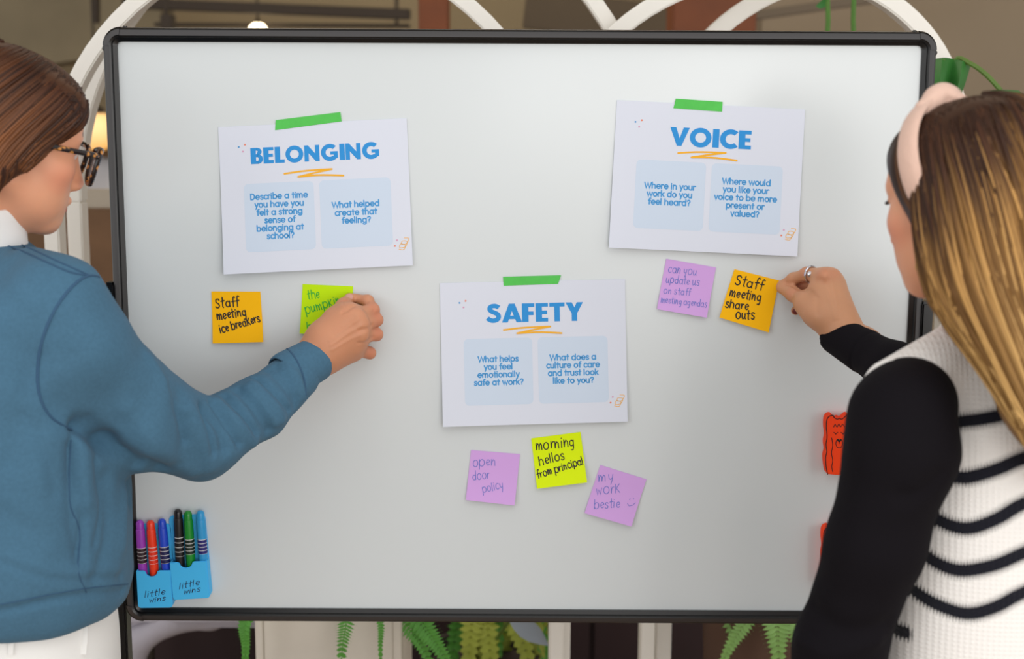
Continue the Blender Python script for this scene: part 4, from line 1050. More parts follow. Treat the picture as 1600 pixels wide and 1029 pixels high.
wx, wz = wave('X', .0058), wave('Z', .0052)
knit = mth('MULTIPLY', wx, wz)
at_ = nt.nodes.new('ShaderNodeAttribute'); at_.attribute_name = 'col'
edge = mth('ADD', at_.outputs['Fac'], mth('MULTIPLY', mth('SUBTRACT', mth('ABSOLUTE', mth('SUBTRACT', wx, .5)), .36), .9))
isb = mth('LESS_THAN', edge, .5)
cm = nt.nodes.new('ShaderNodeMix'); cm.data_type = 'RGBA'; cm.inputs[6].default_value = (*lin((243, 240, 236)), 1); cm.inputs[7].default_value = (*lin((26, 27, 36)), 1); nt.links.new(isb, cm.inputs[0])
nt.links.new(cm.outputs[2], bs.inputs['Base Color'])
bp = nt.nodes.new('ShaderNodeBump'); bp.inputs['Strength'].default_value = .55; bp.inputs['Distance'].default_value = .0013; nt.links.new(knit, bp.inputs['Height']); nt.links.new(bp.outputs[0], bs.inputs['Normal'])
S = SDF(.004)
S.loft([(zat(1010, Yw), XW(1578), Yw, .182, .140), (zat(900, Yw), XW(1580), Yw, .180, .136), (zat(800, Yw), XW(1584), Yw, .176, .130), (zat(700, Yw), XW(1588), Yw, .168, .122), (zat(620, Yw), XW(1588), Yw, .155, .108), (zat(560, Yw), XW(1580), Yw, .125, .088), (zat(505, Yw), XW(1562), Yw, .072, .066)], YW, .01, edge=.02)
S.cone(at(1535, 545, -.53), at(1396, 608, -.595), .046, .034, .03)
S.cone(nb2 + np.array([0, 0, -.02]), nb2 + np.array([-.03, .02, .2]), .058, .06, .008, 's')
v_, f_ = S.mesh(2)
STR = [[(1440, 690), (1488, 662), (1530, 655), (1565, 648), (1600, 636), (1700, 600), (1800, 590)], [(1440, 735), (1496, 745), (1520, 744), (1560, 732), (1600, 715), (1700, 680), (1800, 670)],
       [(1420, 780), (1456, 806), (1490, 822), (1520, 824), (1560, 809), (1600, 786), (1700, 745), (1800, 735)], [(1400, 830), (1440, 862), (1470, 882), (1505, 891), (1555, 882), (1600, 863), (1700, 820), (1800, 810)],
       [(1380, 885), (1420, 916), (1460, 942), (1510, 958), (1555, 948), (1600, 925), (1700, 885), (1800, 875)], [(1370, 955), (1396, 980), (1416, 988)]]
tv_ = bvh(v_, f_); dmin = np.full(len(v_), 9.0)
for st in STR:
    dmin = np.minimum(dmin, seg_dist(v_, [cast(tv_, x, y, 0, -.6) for x, y in spline(np.array(st, float), 40)]))
nv_ = normals_of(v_, f_); px_ = np.array([proj(p)[0] for p in v_]); far = (px_ > 1690) | (((v_ - CAM) * nv_).sum(1) > 0)
zend = [cast(tv_, *st[-2], 0, -.6)[2] for st in STR[:5]]; dz_ = np.min([np.abs(v_[:, 2] - z) for z in zend], axis=0)
dmin = np.where(far, np.minimum(dmin, dz_), dmin)
fac = np.clip(dmin / .0078 * .5, 0, 1)
vest = child('knit_vest', mesh_np(v_, f_, cols=np.repeat(fac[:, None], 3, 1)), VEST, person_r)
def onv(pts, n, off=0.0): return [cast(tv_, x, y, off, -.62) for x, y in spline(np.array(pts, float), n)]
RIB = mat('rib_knit', (243, 240, 236), .95, spec=.15)
# hem
S = SDF(.004)
zt_ = zat(1003, Yw)
S.loft([(zt_ - .075, XW(1578), Yw, .180, .138), (zt_ - .03, XW(1578), Yw, .186, .144), (zt_, XW(1578), Yw, .185, .143)], YW, .01, edge=.01)
v_, f_ = S.mesh(1); ang = np.arctan2(v_[:, 1] - Yw, v_[:, 0] - XW(1578)); v_ = v_ + normals_of(v_, f_) * (.0016 * np.sin(ang * 120))[:, None] * (np.abs(normals_of(v_, f_)[:, 2]) < .6)[:, None]
child('hem', mesh_np(v_, f_), RIB, vest)
child('armhole_trim', MB().tube(onv([(1348, 580), (1386, 564), (1426, 573), (1460, 603), (1484, 645), (1495, 695), (1495, 735)], 30, -.001), .0045, 8, flat=.6).me(True), RIB, vest)
# trousers and shoes below the frame
S = SDF(.007)
S.loft([(.74, XW(1578), Yw, .165, .125), (.9, XW(1578), Yw, .16, .118)], YW, .02)
for sd in (-1, 1):
    hp = np.array([XW(1578), Yw, .80]) + sd * .085 * np.array([hw[1], -hw[0], 0]); S.chain([hp, hp + np.array([0, 0, -.36]), hp + np.array([0, 0, -.73])], [.092, .066, .052], .03)
v_, f_ = S.mesh(1); child('trousers', mesh_np(v_, f_), mat('dark_denim', (48, 54, 72), .85, bump=(900, .2, .0008)), person_r)
for sd in (-1, 1):
    hp = np.array([XW(1578), Yw, .02]) + sd * .085 * np.array([hw[1], -hw[0], 0]); S = SDF(.005); h3 = np.array([hw[0], hw[1], 0])
    S.cone(hp - h3 * .05 + np.array([0, 0, .02]), hp + h3 * .14 + np.array([0, 0, .012]), .038, .032, .01); S.ell(hp + np.array([0, 0, .045]), (.048, .045, .04), .02); S.ell(hp + np.array([0, 0, -.085]), (.4, .4, .08), .002, 's')
    v_, f_ = S.mesh(1); v_[:, 2] -= v_[:, 2].min(); child('shoe', mesh_np(v_, f_), MATS['shoe_white'], person_r)

# hair
S = SDF(.0035)
def LW(p): return HWc + RW @ (np.array(p, float) * WSC)
S.ell(LW((0, -.018, .034)), np.array((.086, .106, .077)) * WSC, 0, R=RW).ell(LW((0, .028, .050)), np.array((.072, .050, .036)) * WSC, .03, R=RW)
for x in (-1, 1): S.ell(LW((x * .070, .022, .022)), np.array((.012, .026, .034)) * WSC, .02, R=RW)
S.ell(LW((-.07, -.05, -.05)), np.array((.026, .045, .075)) * WSC, .03, R=RW); S.ell(LW((.07, -.05, -.05)), np.array((.03, .05, .08)) * WSC, .04, R=RW)
S.chain([at(1494, 330, -.60), at(1516, 432, -.635), at(1574, 528, -.675), at(1645, 650, -.70), at(1670, 740, -.70)], [.044, .040, .030, .028, .02], .03)
S.chain([at(1570, 300, -.60), at(1610, 450, -.655), at(1650, 600, -.695)], [.06, .06, .05], .05)
S.chain([at(1640, 320, -.55), at(1690, 480, -.62), at(1720, 680, -.66)], [.055, .055, .03], .05)
v_, f_ = S.mesh(2)
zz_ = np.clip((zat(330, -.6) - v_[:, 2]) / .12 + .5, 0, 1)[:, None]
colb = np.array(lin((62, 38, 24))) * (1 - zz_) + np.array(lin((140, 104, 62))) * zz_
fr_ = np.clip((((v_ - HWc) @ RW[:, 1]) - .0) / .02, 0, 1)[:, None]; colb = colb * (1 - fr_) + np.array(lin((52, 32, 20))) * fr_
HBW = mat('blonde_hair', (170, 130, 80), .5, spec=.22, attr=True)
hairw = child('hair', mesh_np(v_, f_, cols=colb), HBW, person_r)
thw = bvh(v_, f_); rnd = random.Random(11)
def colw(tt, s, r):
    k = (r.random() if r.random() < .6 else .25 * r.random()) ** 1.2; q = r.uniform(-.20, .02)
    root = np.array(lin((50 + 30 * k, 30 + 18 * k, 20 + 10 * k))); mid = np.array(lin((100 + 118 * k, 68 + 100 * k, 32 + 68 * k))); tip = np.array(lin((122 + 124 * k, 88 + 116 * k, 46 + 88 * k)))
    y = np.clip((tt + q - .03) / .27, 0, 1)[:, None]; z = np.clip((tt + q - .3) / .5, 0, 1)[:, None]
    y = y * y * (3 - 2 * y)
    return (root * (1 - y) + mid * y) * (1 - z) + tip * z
GW = [[(1434, 296), (1437, 360), (1446, 430), (1478, 495), (1540, 566), (1608, 668)], [(1438, 255), (1452, 350), (1468, 430), (1508, 510), (1570, 605), (1628, 710)], [(1446, 208), (1468, 320), (1496, 430), (1540, 522), (1602, 645), (1645, 745)],
      [(1460, 176), (1496, 300), (1526, 420), (1570, 530), (1622, 655), (1660, 740)], [(1482, 158), (1526, 290), (1558, 420), (1600, 540), (1650, 670)], [(1510, 148), (1558, 280), (1598, 420), (1640, 560), (1670, 660)],
      [(1545, 145), (1600, 270), (1640, 420), (1690, 600)], [(1582, 150), (1642, 280), (1700, 450), (1730, 600)]]
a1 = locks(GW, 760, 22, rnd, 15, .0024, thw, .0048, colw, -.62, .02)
def colf(tt, s, r): k = r.random(); return np.tile(np.array(lin((72 + 36 * k, 48 + 24 * k, 30 + 16 * k))), (len(tt), 1))
a2 = locks([[(1410, 210), (1400, 250), (1410, 300), (1428, 336)], [(1418, 200), (1412, 245), (1420, 290), (1436, 322)], [(1430, 196), (1424, 250), (1428, 280), (1440, 306)]], 70, 12, rnd, 2, .0016, thw, .0012, colf, -.55)
a3 = locks([[(1446, 318), (1441, 350), (1434, 385), (1430, 420)], [(1450, 318), (1446, 350), (1440, 390), (1438, 440)]], 5, 12, rnd, 1, .0009, bvh(np.concatenate([v_, hv]), np.concatenate([f_, hf + len(v_)])), .003, colw, -.60)
def crown_locks(n, c, R, sc, tip, tree, azs, colfn, r0, rnd, K=16):
    P_, R_, C_ = [], [], []
    for i in range(n):
        t = azs[0] + (azs[1] - azs[0]) * rnd.random(); sx, cy = math.sin(t), -math.cos(t)
        g = [(.02 * sx, .02 * cy - .012, .098), (.07 * sx, .085 * cy - .02, .070), (.088 * sx, .108 * cy - .018, 0)]
        W_ = [c + R @ (np.array(p) * sc) for p in g]; e_ = np.asarray(tip) + np.array([rnd.uniform(-.03, .03), rnd.uniform(-.02, .02), rnd.uniform(-.03, .03)])
        W_ += [W_[-1] * .5 + e_ * .5, e_]
        q = []
        for p in spline(W_, K):
            h = tree.find_nearest(Vector(p)); q.append(np.array(h[0] + h[1] * r0 * rnd.uniform(-.2, .6)))
        tt = np.linspace(0, 1, K); P_.append(q); R_.append(r0 * rnd.uniform(.7, 1.4) * np.sin(np.clip(tt * .9 + .08, 0, 1) * math.pi) ** .4); C_.append(colfn(tt, rnd.random(), rnd))
    return hair_mesh(np.array(P_), R_, C_)
a4 = crown_locks(220, HWc, RW, WSC, at(1690, 700, -.66), thw, (-.2, 1.9), colw, .0034, rnd)
lb = crown_locks(160, HMc, RM, HSC, HMc + RM @ np.array([0, -.12, -.12]), th, (-1.9, .4), colm, .003, rnd)
child('lock_of_hair', mesh_np(lb[0], lb[1], cols=lb[2]), HB, hair)
lv, lf = merge([a1[:2], a2[:2], a3[:2], a4[:2]])
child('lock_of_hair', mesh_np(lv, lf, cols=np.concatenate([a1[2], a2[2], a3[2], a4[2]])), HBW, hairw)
# headband with a knot
PK = mat('blush_fabric', (226, 190, 172), .75, spec=.3, bump=(160, .5, .002), sheen=.2)
bandp = []
for t in np.linspace(-112, 112, 40):
    a = math.radians(t); bandp.append(LW((.0955 * math.sin(a), .026 - .022 * (1 - math.cos(a)) * .9, .024 + .090 * math.cos(a))))
up0 = RW @ np.array([math.sin(math.radians(-112)), 0, math.cos(math.radians(-112))])
hb = child('headband', MB().tube(bandp, .0145, 14, flat=.36, up=up0).me(True), PK, person_r)
S = SDF(.002)
K0 = LW((-.006, .020, .108)); rx, fx, ux = RW[:, 0], RW[:, 1], RW[:, 2]
S.chain([K0 - fx * .022, K0 + ux * .008, K0 + fx * .022], [.008, .013, .008], .01)
S.chain([K0 - rx * .035 - ux * .005, K0 - rx * .012 + ux * .004, K0 + rx * .012 + ux * .004, K0 + rx * .035 - ux * .005], [.010, .0125, .0125, .010], .01)
v_, f_ = S.mesh(2)
v_ = folds(v_, f_, [([K0 - fx * .02 - rx * .012, K0 - rx * .012 + ux * .016, K0 + fx * .02 - rx * .012], -.003, .004), ([K0 - fx * .02 + rx * .012, K0 + rx * .012 + ux * .016, K0 + fx * .02 + rx * .012], -.003, .004)])
child('knot', mesh_np(v_, f_), PK, hb)
# lashes of the near eye
child('eyelashes', MB().tube(spline([LW((-.047, .080, .001)), LW((-.040, .090, -.001)), LW((-.030, .094, -.001))], 8), .0016, 6).me(True), mat('lash', (40, 28, 24), .6), person_r)
# =================================================================== marker holders and markers
HB_ = mat('sky_plastic', (70, 192, 252), .5, spec=.4, bump=(700, .12, .0005)); INKN = mat('navy_ink', (26, 38, 84), .6)
def holder(bl, br, hp, ht, label):
    a = at(*bl, -.0005); b_ = at(*br, -.0005); U = b_ - a; w = np.linalg.norm(U); U /= w; Wv = np.cross(U, [0, 1, 0]); Wv = -Wv if Wv[2] < 0 else Wv
    fn = lambda u, v, d: a + U * u + Wv * v + np.array([0, -d, 0])
    e = empty('marker_holder', a + U * w / 2, label, 'marker holder', 'blue marker holders on the whiteboard')
    def rr(x0, y0, x1, y1, r, rb=None):
        rb = r if rb is None else rb; p = []
        for cx, cy, a0, q in ((x1 - r, y1 - r, 0, r), (x0 + r, y1 - r, 90, r), (x0 + rb, y0 + rb, 180, rb), (x1 - rb, y0 + rb, 270, rb)):
            p += [(cx + q * math.cos(math.radians(a0 + t)), cy + q * math.sin(math.radians(a0 + t))) for t in range(0, 91, 15)]
        return p
    child('back_panel', MB().prism(rr(.0005, .003, w - .0005, ht, .008, .005), 0, .003, fn).me(bevel=.0008), HB_, e)
    n0, n1 = w * .27, w * .61; nd = .0095; pts = [(w - .0005, hp), (n1 + .002, hp)]
    pts += [(n0 + (n1 - n0) * (0.5 + .5 * math.cos(t)), hp - nd * math.sin(t) ** .8) for t in np.linspace(.15, math.pi - .15, 12)] + [(n0 - .002, hp), (.0005, hp)]
    bot = [(.005 + .005 * math.cos(math.radians(t)), .005 + .005 * math.sin(math.radians(t))) for t in range(180, 271, 18)] + [(w - .005 + .005 * math.cos(math.radians(t)), .005 + .005 * math.sin(math.radians(t))) for t in range(270, 361, 18)]
    front = child('front_panel', MB().prism(pts + bot, .0195, .0225, fn).me(bevel=.0008), HB_, e)
    for x0 in (0, w - .003): child('side_panel', MB().prism([(x0, .004), (x0 + .003, .004), (x0 + .003, hp), (x0, hp)], .002, .021, fn).me(bevel=.0008), HB_, e)
    child('pocket_floor', MB().prism([(.002, .001), (w - .002, .001), (w - .002, .004), (.002, .004)], .002, .021, fn).me(), HB_, e)
    ink = lambda x, y: fn(x / 1000, -y / 1000, .0227)
    m = MB()
    write(m, 'little', 11.5, -17.0, 13.0, 1.05, ink, GH, math.radians(-9), .3, .02, rng, 1.25)
    write(m, 'wins', 17.5, -8.5, 11.0, 1.05, ink, GH, math.radians(-8), .3, .02, rng, 1.3)
    for x0, y0, x1, y1 in ():
        ribbon(m, spline([(x0, y0), (x0 + (x1 - x0) * .3, y0 + (y1 - y0) * .3 + .5), (x0 + (x1 - x0) * .6, y0 + (y1 - y0) * .6 - .3), (x1, y1)], 12), .8, ink)
    child('printed_lettering', m.me(), INKN, front)
    return fn, w
h2 = holder((275.5, 929), (333, 926), .0600, .1290, 'blue marker holder reading little wins, the right one, with black, green and light blue markers')
h1 = holder((221.5, 941.5), (275.2, 940.8), .0600, .1290, 'blue marker holder reading little wins, beside the blue sweatshirt hem')
WHL = mat('white_print', (236, 236, 236), .6)
def cp(x, y, d): return at(190 + x / 5.147, 770 + y / 5.147, -d)
def marker(tip, bot, l0, l1, col, lab, label):
    d = .0115; t = cp(*tip, d); b_ = cp(*bot, d); ax = t - b_; L = np.linalg.norm(ax); ax /= L
    e = empty('marker', b_, label, 'marker', 'dry erase markers in the blue holders')
    f0 = (bot[1] - l1) / (bot[1] - tip[1]) * L; f1 = (bot[1] - l0) / (bot[1] - tip[1]) * L
    m = mat('marker_' + col[0], col[1], .3, spec=.5); lm = mat('marker_label_' + col[0], lab, .4)
    child('barrel', MB().lathe([(.0045, 0), (.0062, .002), (.0070, .006), (.0071, f0)], b_, ax, 20).me(True), m, e)
    b = MB(); prof = [(.00725, f0)]; mi = []
    N = 4
    for k in range(N + 1):
        h = f0 + (f1 - f0) * k / N; 
        if k: prof.append((.00725, h - .0005)); mi.append(0)
        if k < N + 1: prof.append((.00728, h + .0004)); mi.append(1)
    b.lathe(prof, b_, ax, 20); b.mi = []
    for i in range(len(prof) - 1): b.mi += [mi[i]] * 20
    b.mi += [0, 0]
    # small drop emblems
    child('label_band', b.me(True), [lm, WHL], e)
    cpz = MB().lathe([(.0071, f1 - .0005), (.0072, f1 + .002), (.0070, L - .017), (.0068, L - .015), (.0062, L - .0145), (.0062, L - .006), (.0055, L - .003), (.0036, L - .0008), (.001, L)], b_, ax, 20)
    child('cap', cpz.me(True), m, e)
marker((145, 215), (176, 690), 435, 555, ('purple', (158, 62, 188)), (44, 22, 34), 'purple marker, leftmost in the left blue holder')
marker((231, 218), (268, 700), 428, 560, ('red', (250, 62, 26)), (238, 52, 24), 'orange red marker in the left blue holder')
marker((322, 205), (366, 690), 425, 555, ('blue', (34, 74, 206)), (26, 28, 84), 'dark blue marker in the left blue holder')
marker((452, 128), (474, 620), 350, 500, ('black', (26, 22, 26)), (20, 18, 22), 'black marker in the right blue holder')
marker((532, 142), (562, 630), 365, 482, ('green', (24, 140, 44)), (14, 40, 26), 'green marker in the right blue holder')
marker((632, 138), (664, 620), 365, 480, ('sky', (44, 156, 216)), (32, 26, 112), 'light blue marker in the right blue holder')

# llama shaped erasers, half behind the black sleeve
OR = mat('orange_foam', (252, 70, 22), .75, spec=.25, bump=(500, .2, .0006)); LINE = mat('black_line', (30, 16, 14), .7)
LO = [(75, 490), (66, 440), (62, 380), (70, 340), (65, 290), (72, 240), (67, 180), (70, 130), (85, 106), (110, 98), (120, 114), (140, 124), (157, 118), (175, 124), (195, 108), (210, 97), (230, 106), (240, 135), (243, 185), (236, 240), (244, 300), (238, 345), (246, 390), (240, 450), (232, 488), (155, 497)]
def llama(dy, label, dx=0):
    e3 = lambda x, y, d: at(1270 + dx + x / 4.286, 620 + dy + y / 4.286, -.001) + np.array([0, -d, 0])
    P = [tuple(p) for p in spline(np.array(LO + [LO[0]], float), 110)[:-1]]
    o = link('eraser', MB().prism(P, 0, .022, e3).me(bevel=.0012), OR); tag(o, label, 'eraser', 'orange llama shaped erasers on the whiteboard')
    fn = lambda x, y: e3(x / .26, y / .26, .0223)
    def S_(pts, w, n=14): ribbon(m, [(x * .26, y * .26) for x, y in (spline(np.array(pts, float), n) if len(pts) > 2 else pts)], w, fn)
    m = MB(); S_([(p[0] + (3 if p[0] < 155 else -3), p[1] + 2) for p in LO[:-1]], 1.6, 90)
    S_([(105, 250), (112, 300), (104, 350), (112, 400), (106, 440), (112, 475)], 1.2, 30); S_([(118, 178), (128, 160), (140, 178), (152, 158), (164, 176), (178, 160), (190, 176)], 1.2, 24)
    for x in (132, 180): S_([(x - 13, 214), (x, 222), (x + 13, 214)], 1.3, 8); S_([(x, 221), (x, 228)], .9)
    S_([(145, 262), (155, 272), (165, 262)], 3.2, 8); S_([(155, 272), (155, 288)], 1.0); S_([(136, 300), (142, 312), (155, 316), (168, 312), (174, 300)], 1.2, 12); S_([(136, 300), (132, 285), (138, 266)], 1.2, 8); S_([(174, 300), (178, 285), (172, 266)], 1.2, 8)
    child('drawn_face', m.me(), LINE, o)
llama(0, 'orange llama shaped eraser with a drawn face beside the black sleeve')
llama(173, 'orange eraser almost hidden by the black sleeve, lower of the two', -4)

# =================================================================== plants and furniture behind and below the board
def leaf_mat(name, c): return mat(name, c, .55, spec=.4, var=(30, .22))
FERN = leaf_mat('fern_green', (86, 152, 58)); FERN2 = leaf_mat('fern_yellow', (150, 160, 58)); STEM = leaf_mat('stem_green', (92, 120, 52))
def blade(b, base, dirv, side, nrm, L, w, curl=.15):
    """one pointed leaf, a cupped strip"""
    dirv = dirv / np.linalg.norm(dirv); side = side / np.linalg.norm(side); n = 6; v = []; f = []
    for i in range(n + 1):
        t = i / n; c = base + dirv * L * t + nrm * (curl * L * math.sin(t * 2.2) - .25 * L * t * t * curl)
        hw = w * .5 * math.sin(min(1, t * 1.15 + .12) * math.pi) ** .7 if t < 1 else .0002
        v += [c + side * hw + nrm * hw * .25, c, c - side * hw + nrm * hw * .25]
    for i in range(n): k = 3 * i; f += [(k, k + 1, k + 4, k + 3), (k + 1, k + 2, k + 5, k + 4)]
    b.add(v, f)
def frond(pts, wid, n, m, parent, lw=.5, taper=True, face=(0, -1, .2)):
    """arching fern frond along pts with paired leaflets"""
    P = spline(np.array(pts, float), n); b = MB(); nf = np.array(face, float); nf /= np.linalg.norm(nf)
    b.tube(P, [.0022 * (1 - .7 * i / n) for i in range(n)], 5)
    for i in range(1, n - 1):
        t = P[i + 1] - P[i - 1]; st = np.linalg.norm(t) / 2; t /= np.linalg.norm(t); s = np.cross(t, nf); s /= np.linalg.norm(s)
        k = i / (n - 1); L = wid * (math.sin(min(1, (1 - k) * 1.25 + .02) * math.pi / 2) if taper else 1) 
        for sg in (-1, 1):
            d = s * sg + t * .35; blade(b, P[i], d, t, nf, L, st * lw * 2, .12 + .05 * math.sin(i * 3 + sg))
    return child('frond', b.me(True), m, parent)
def Lp(px, py, Y): return at(px, py, Y)
# white planter box with fern
Yp = .42
PLW = mat('white_wood', (216, 208, 196), .7, var=(9, .10), bump=(40, .15, .002))
a = at(412, 1000, Yp); b_ = at(614, 1000, Yp); zt = .71
pl_ = empty('planter_box', ((a[0] + b_[0]) / 2, Yp + .14, 0), 'tall white wooden planter box under the whiteboard, with fern fronds over it', 'planter')
child('front_panel', MB().box((a[0], Yp, 0), (b_[0], Yp + .018, zt)).me(bevel=.002), PLW, pl_)
child('back_panel', MB().box((a[0], Yp + .26, 0), (b_[0], Yp + .278, zt)).me(bevel=.002), PLW, pl_)
for x0 in (a[0] - .0155, b_[0] + .0005): child('side_panel', MB().box((x0, Yp - .002, 0), (x0 + .015, Yp + .28, zt + .004)).me(bevel=.002), PLW, pl_)
child('soil', MB().box((a[0] + .002, Yp + .02, zt - .06), (b_[0] - .002, Yp + .258, zt - .03)).me(), mat('soil', (48, 34, 26), .95, bump=(80, .6, .006)), pl_)
fb = np.array([(a[0] + b_[0]) / 2, Yp + .10, zt - .035])
fe = empty('fern', fb, 'green fern whose fronds hang over the white planter box', 'fern')
def hang(px0, px1, Y, wid, n, lw=.5, par=None, base=None, mt=None, y1=1120, top=.80):
    p0 = Lp(px0, 960, Y); p1 = Lp((px0 + px1) / 2, 1015, Y - .01); p2 = Lp(px1, y1, Y)
    b0 = fb if base is None else base
    pk = np.array([(b0[0] + p0[0]) / 2, (b0[1] + p0[1]) / 2, max(p0[2] + .05, top - .05)])
    frond([b0, pk, p0, p1, p2], wid, n, mt or FERN, par or fe, lw)
hang(388, 380, .36, .020, 46, .9); hang(541, 528, .36, .026, 40, .42); hang(592, 597, .37, .012, 44, .5); hang(650, 725, .40, .036, 44, .55, y1=1075); hang(625, 700, .46, .030, 44, .5, y1=1110); hang(560, 575, .52, .03, 36)
# yellow green plant farther back
yb = at(750, 1200, 1.1); ye = empty('leafy_plant', (yb[0], yb[1], 0), 'blurred yellow green plant behind the board, right of the white planter', 'plant')
child('pot', MB().lathe([(.09, 0), (.11, .02), (.14, .26), (.145, .28), (.13, .28), (.125, .25)], (yb[0], yb[1], 0), n=24).me(True), mat('dark_pot', (52, 40, 36), .7), ye)
yr = random.Random(5)
for k in range(12):
    px1 = 712 + 150 * ((k * 7) % 15) / 14; py1 = yr.uniform(940, 1030); Y1 = 1.08 + yr.uniform(-.2, .12); p1 = at(px1, py1, Y1); b0 = np.array([yb[0], yb[1], .25])
    mid = (b0 + p1) / 2 + np.array([0, 0, .10]); tipv = p1 + (p1 - mid) * .5 + np.array([0, 0, -.12])
    frond([b0, mid, p1, tipv], .042, 22, FERN2 if k % 3 else FERN, ye, .6)
gl_ = MB(); q = at(800, 962, .8); blade(gl_, q, at(852, 1002, .78) - q, np.array([0.5, 0, .6]), np.array([0, -1, .2]), .12, .045); child('grey_leaf', gl_.me(True), mat('grey_leaf', (150, 160, 172), .5), ye)
child('grey_stem', MB().tube([np.array([yb[0], yb[1], .25]), (np.array([yb[0], yb[1], .25]) + q) / 2, q], .004, 6).me(True), STEM, ye)
# fern at the right under the board
rb_ = at(1185, 1000, .62); rf = np.array([rb_[0], .62, .60]); re_ = empty('fern', (rb_[0], .62, 0), 'pale green fern under the board beside the black sleeve', 'fern')
child('pot', MB().lathe([(.07, 0), (.09, .02), (.11, .58), (.115, .60), (.10, .60), (.095, .56)], (rb_[0], .66, 0), n=24).me(True), mat('brown_pot', (92, 66, 52), .7), re_)
FERN3 = leaf_mat('fern_pale', (134, 176, 96))
for px0, px1, Y, wid, n, lw in ((1168, 1112, .50, .030, 36, .6), (1212, 1218, .47, .046, 26, .55), (1240, 1262, .50, .040, 28, .55), (1140, 1178, .58, .028, 30, .6), (1190, 1195, .60, .03, 30, .6)):
    p0 = Lp(px0, 962, Y); p1 = Lp((px0 + px1) / 2, 1010, Y - .01); p2 = Lp(px1, 1070, Y); pk = np.array([(rf[0] + p0[0]) / 2, (rf[1] + p0[1]) / 2, p0[2] + .05])
    frond([rf + np.array([0, .04, -.02]), pk, p0, p1, p2], wid, n, FERN3, re_, lw)
# dark cabinet along the floor and a grey chair
DW = mat('dark_maroon_wood', (44, 24, 26), .6, var=(5, .25))
a = at(150, 1000, 1.5); b_ = at(1700, 1000, 1.5)
cab = empty('cabinet', ((a[0] + b_[0]) / 2, 1.72, 0), 'long low dark maroon cabinet behind the plants under the board', 'cabinet')
child('carcass', MB().box((a[0], 1.52, 0), (b_[0], 1.92, .74)).me(bevel=.004), DW, cab)
child('cabinet_top', MB().box((a[0] - .02, 1.47, .7405), (b_[0] + .02, 1.94, .765)).me(bevel=.004), DW, cab)
nd = 6
for k in range(nd):
    x0 = a[0] + (b_[0] - a[0]) * k / nd; x1 = a[0] + (b_[0] - a[0]) * (k + 1) / nd
    dr = child('door', MB().box((x0 + .006, 1.50, .05), (x1 - .006, 1.519, .72)).me(bevel=.003), DW, cab)
    child('handle', MB().box((x1 - .05, 1.485, .5), (x1 - .035, 1.4995, .62)).me(bevel=.002), DARKB, dr)
GREYF = mat('grey_upholstery', (176, 172, 182), .9, bump=(300, .2, .001))
Yc = .95
ch = empty('chair', (at(205, 1000, Yc)[0] + .2, Yc, 0), 'pale grey rounded chair behind the bottom left corner of the board', 'chair')
S = SDF(.006)
S.chain([at(150, 1180, Yc), at(198, 1060, Yc), at(212, 1000, Yc), at(262, 970, Yc), at(330, 964, Yc + .02), at(380, 952, Yc + .06), at(430, 945, Yc + .12)], [.03, .032, .034, .030, .026, .022, .02], .02)
v_, f_ = S.mesh(1); child('backrest', mesh_np(v_, f_), GREYF, ch)
s0 = at(150, 1180, Yc); s1 = at(430, 945, Yc + .12)
child('seat', MB().box((s0[0] - .02, Yc - .03, .40), (s1[0] + .05, Yc + .46, .47)).me(bevel=.02), GREYF, ch)
child('back_post', MB().tube([s1, np.array([s1[0], s1[1] + .02, .45])], .018, 8).me(True), GREYF, ch)
child('back_post', MB().tube([s0 + np.array([0, 0, .02]), np.array([s0[0], s0[1], .36])], .028, 8).me(True), GREYF, ch)
for xx in (s0[0] + .02, s1[0] + .01):
    for yy in (Yc + .02, Yc + .42): child('leg', MB().tube([np.array([xx, yy, .405]), np.array([xx, yy, 0])], .014, 8).me(True), DARKB, ch)
# big leaf plant at the right of the board
LG = leaf_mat('leaf_green', (48, 112, 44)); Ym = .42
mb0 = at(1690, 900, .36); mp = empty('monstera_plant', (mb0[0], .36, 0), 'large leaved green plant rising behind the board top right corner', 'plant')
child('pot', MB().lathe([(.12, 0), (.14, .02), (.18, .34), (.185, .36), (.165, .36), (.16, .33)], (mb0[0], .36, 0), n=24).me(True), mat('clay_pot', (150, 140, 128), .8), mp)
def bigleaf(cols_, rows, pts):
    """pts: grid of 3d points rows x cols"""
    v = [p for r in pts for p in r]; n = len(pts[0]); return MB().add(v, [(i * n + j, i * n + j + 1, (i + 1) * n + j + 1, (i + 1) * n + j) for i in range(len(pts) - 1) for j in range(n - 1)])
def dense(g, k=3):
    g = np.array(g, float); R = np.stack([spline(g[i], (g.shape[1] - 1) * k + 1) for i in range(g.shape[0])]); return np.stack([spline(R[:, j], (g.shape[0] - 1) * k + 1) for j in range(R.shape[1])], 1)
L1 = [[at(1440, 96, Ym + .02), at(1472, 90, Ym), at(1490, 92, Ym + .02), at(1504, 95, Ym), at(1517, 100, Ym + .03)], [at(1438, 118, Ym - .01), at(1470, 114, Ym - .05), at(1486, 116, Ym - .005), at(1500, 120, Ym - .04), at(1511, 122, Ym)],
      [at(1444, 140, Ym - .04), at(1468, 140, Ym - .08), at(1482, 142, Ym - .03), at(1494, 146, Ym - .07), at(1502, 147, Ym - .03)], [at(1456, 160, Ym - .07), at(1470, 165, Ym - .10), at(1480, 168, Ym - .06), at(1488, 168, Ym - .08), at(1492, 162, Ym - .06)]]
child('leaf', bigleaf(0, 0, dense(L1)).me(True), LG, mp)
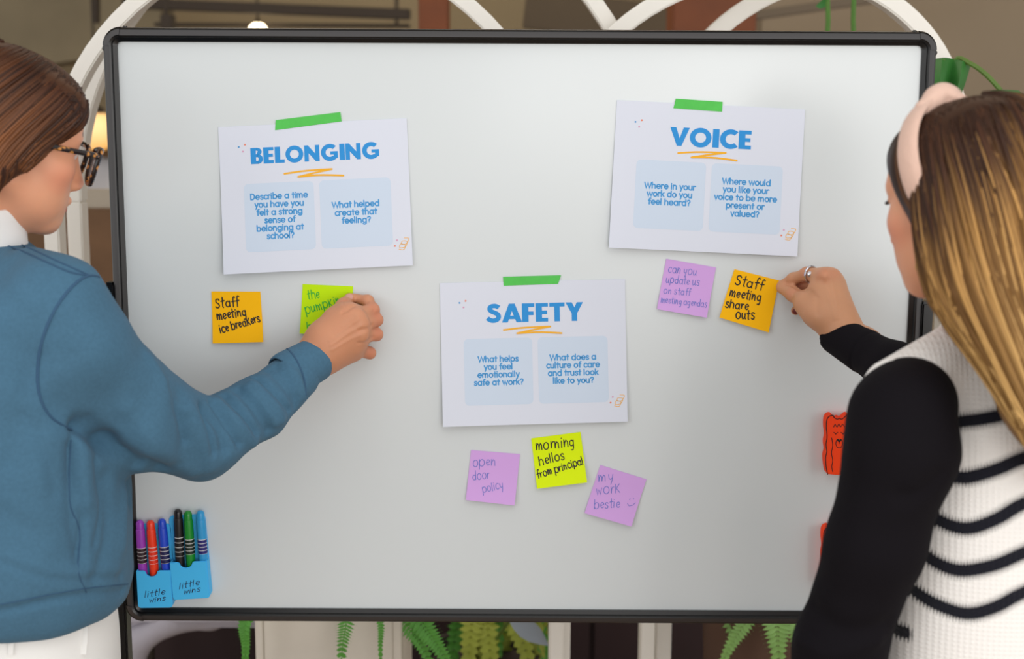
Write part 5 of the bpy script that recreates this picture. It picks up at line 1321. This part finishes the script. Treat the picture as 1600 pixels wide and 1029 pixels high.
L2 = [[at(1548, 142, Ym), at(1570, 140, Ym - .01), at(1592, 141, Ym)], [at(1552, 152, Ym - .05), at(1574, 150, Ym - .06), at(1598, 150, Ym - .04)], [at(1560, 164, Ym - .10), at(1580, 168, Ym - .11), at(1600, 160, Ym - .09)]]
child('leaf', bigleaf(0, 0, dense(L2)).me(True), LG, mp)
base = np.array([mb0[0], .36, .34])
child('petiole', MB().tube(spline([base, base + np.array([-.08, .01, .6]), at(1475, 240, Ym), at(1472, 92, Ym)], 24), .006, 8).me(True), STEM, mp)
child('petiole', MB().tube(spline([base, base + np.array([-.07, .01, .7]), at(1484, 170, Ym), at(1492, 96, Ym + .02), at(1517, 100, Ym), at(1542, 118, Ym), at(1564, 142, Ym - .005)], 40), .0045, 8).me(True), STEM, mp)
# hanging vines
for px, lab, pts in ((1293, 'thin green vine hanging at the top, the left of two', [(1290, -40), (1293, 0), (1294, 30), (1293, 50), (1294, 90)]), (1334, 'thin green vine hanging at the top, the right of two', [(1333, -40), (1334, 0), (1333, 30), (1334, 60), (1333, 90)])):
    Y = 1.0; P = [at(x, y, Y) for x, y in pts]; top_ = P[0].copy(); top_[2] = 4.2
    e = empty('hanging_vine', (top_[0], Y, P[-1][2]), lab, 'vine', 'green vines hanging above the board')
    child('stem', MB().tube([top_] + P, .0055, 6).me(True), leaf_mat('vine_green', (84, 128, 52)), e)
    for k, (yy, dx) in enumerate(((-30, -1), (-60, 1), (4 if px == 1293 else -80, -1))):
        b = MB(); p = at(px, yy, Y); blade(b, p, np.array([dx * .9, -.1, -.3]), np.array([.2, 0, .8]), np.array([0, -1, .2]), .034, .022); child('leaf', b.me(True), LG, e)
# ------------------------------------------------------------------ set every thing's origin at its base
bpy.context.view_layer.update()
for o in list(C.objects):
    if o.parent is None and o.type == 'MESH':
        n = len(o.data.vertices); co = np.empty(n * 3, np.float32); o.data.vertices.foreach_get('co', co); co = co.reshape(-1, 3)
        c = Vector(((co[:, 0].min() + co[:, 0].max()) / 2, (co[:, 1].min() + co[:, 1].max()) / 2, co[:, 2].min()))
        o.data.transform(Matrix.Translation(-c)); o.location = c
        for k in o.children: k.matrix_parent_inverse = Matrix.Translation(-c)
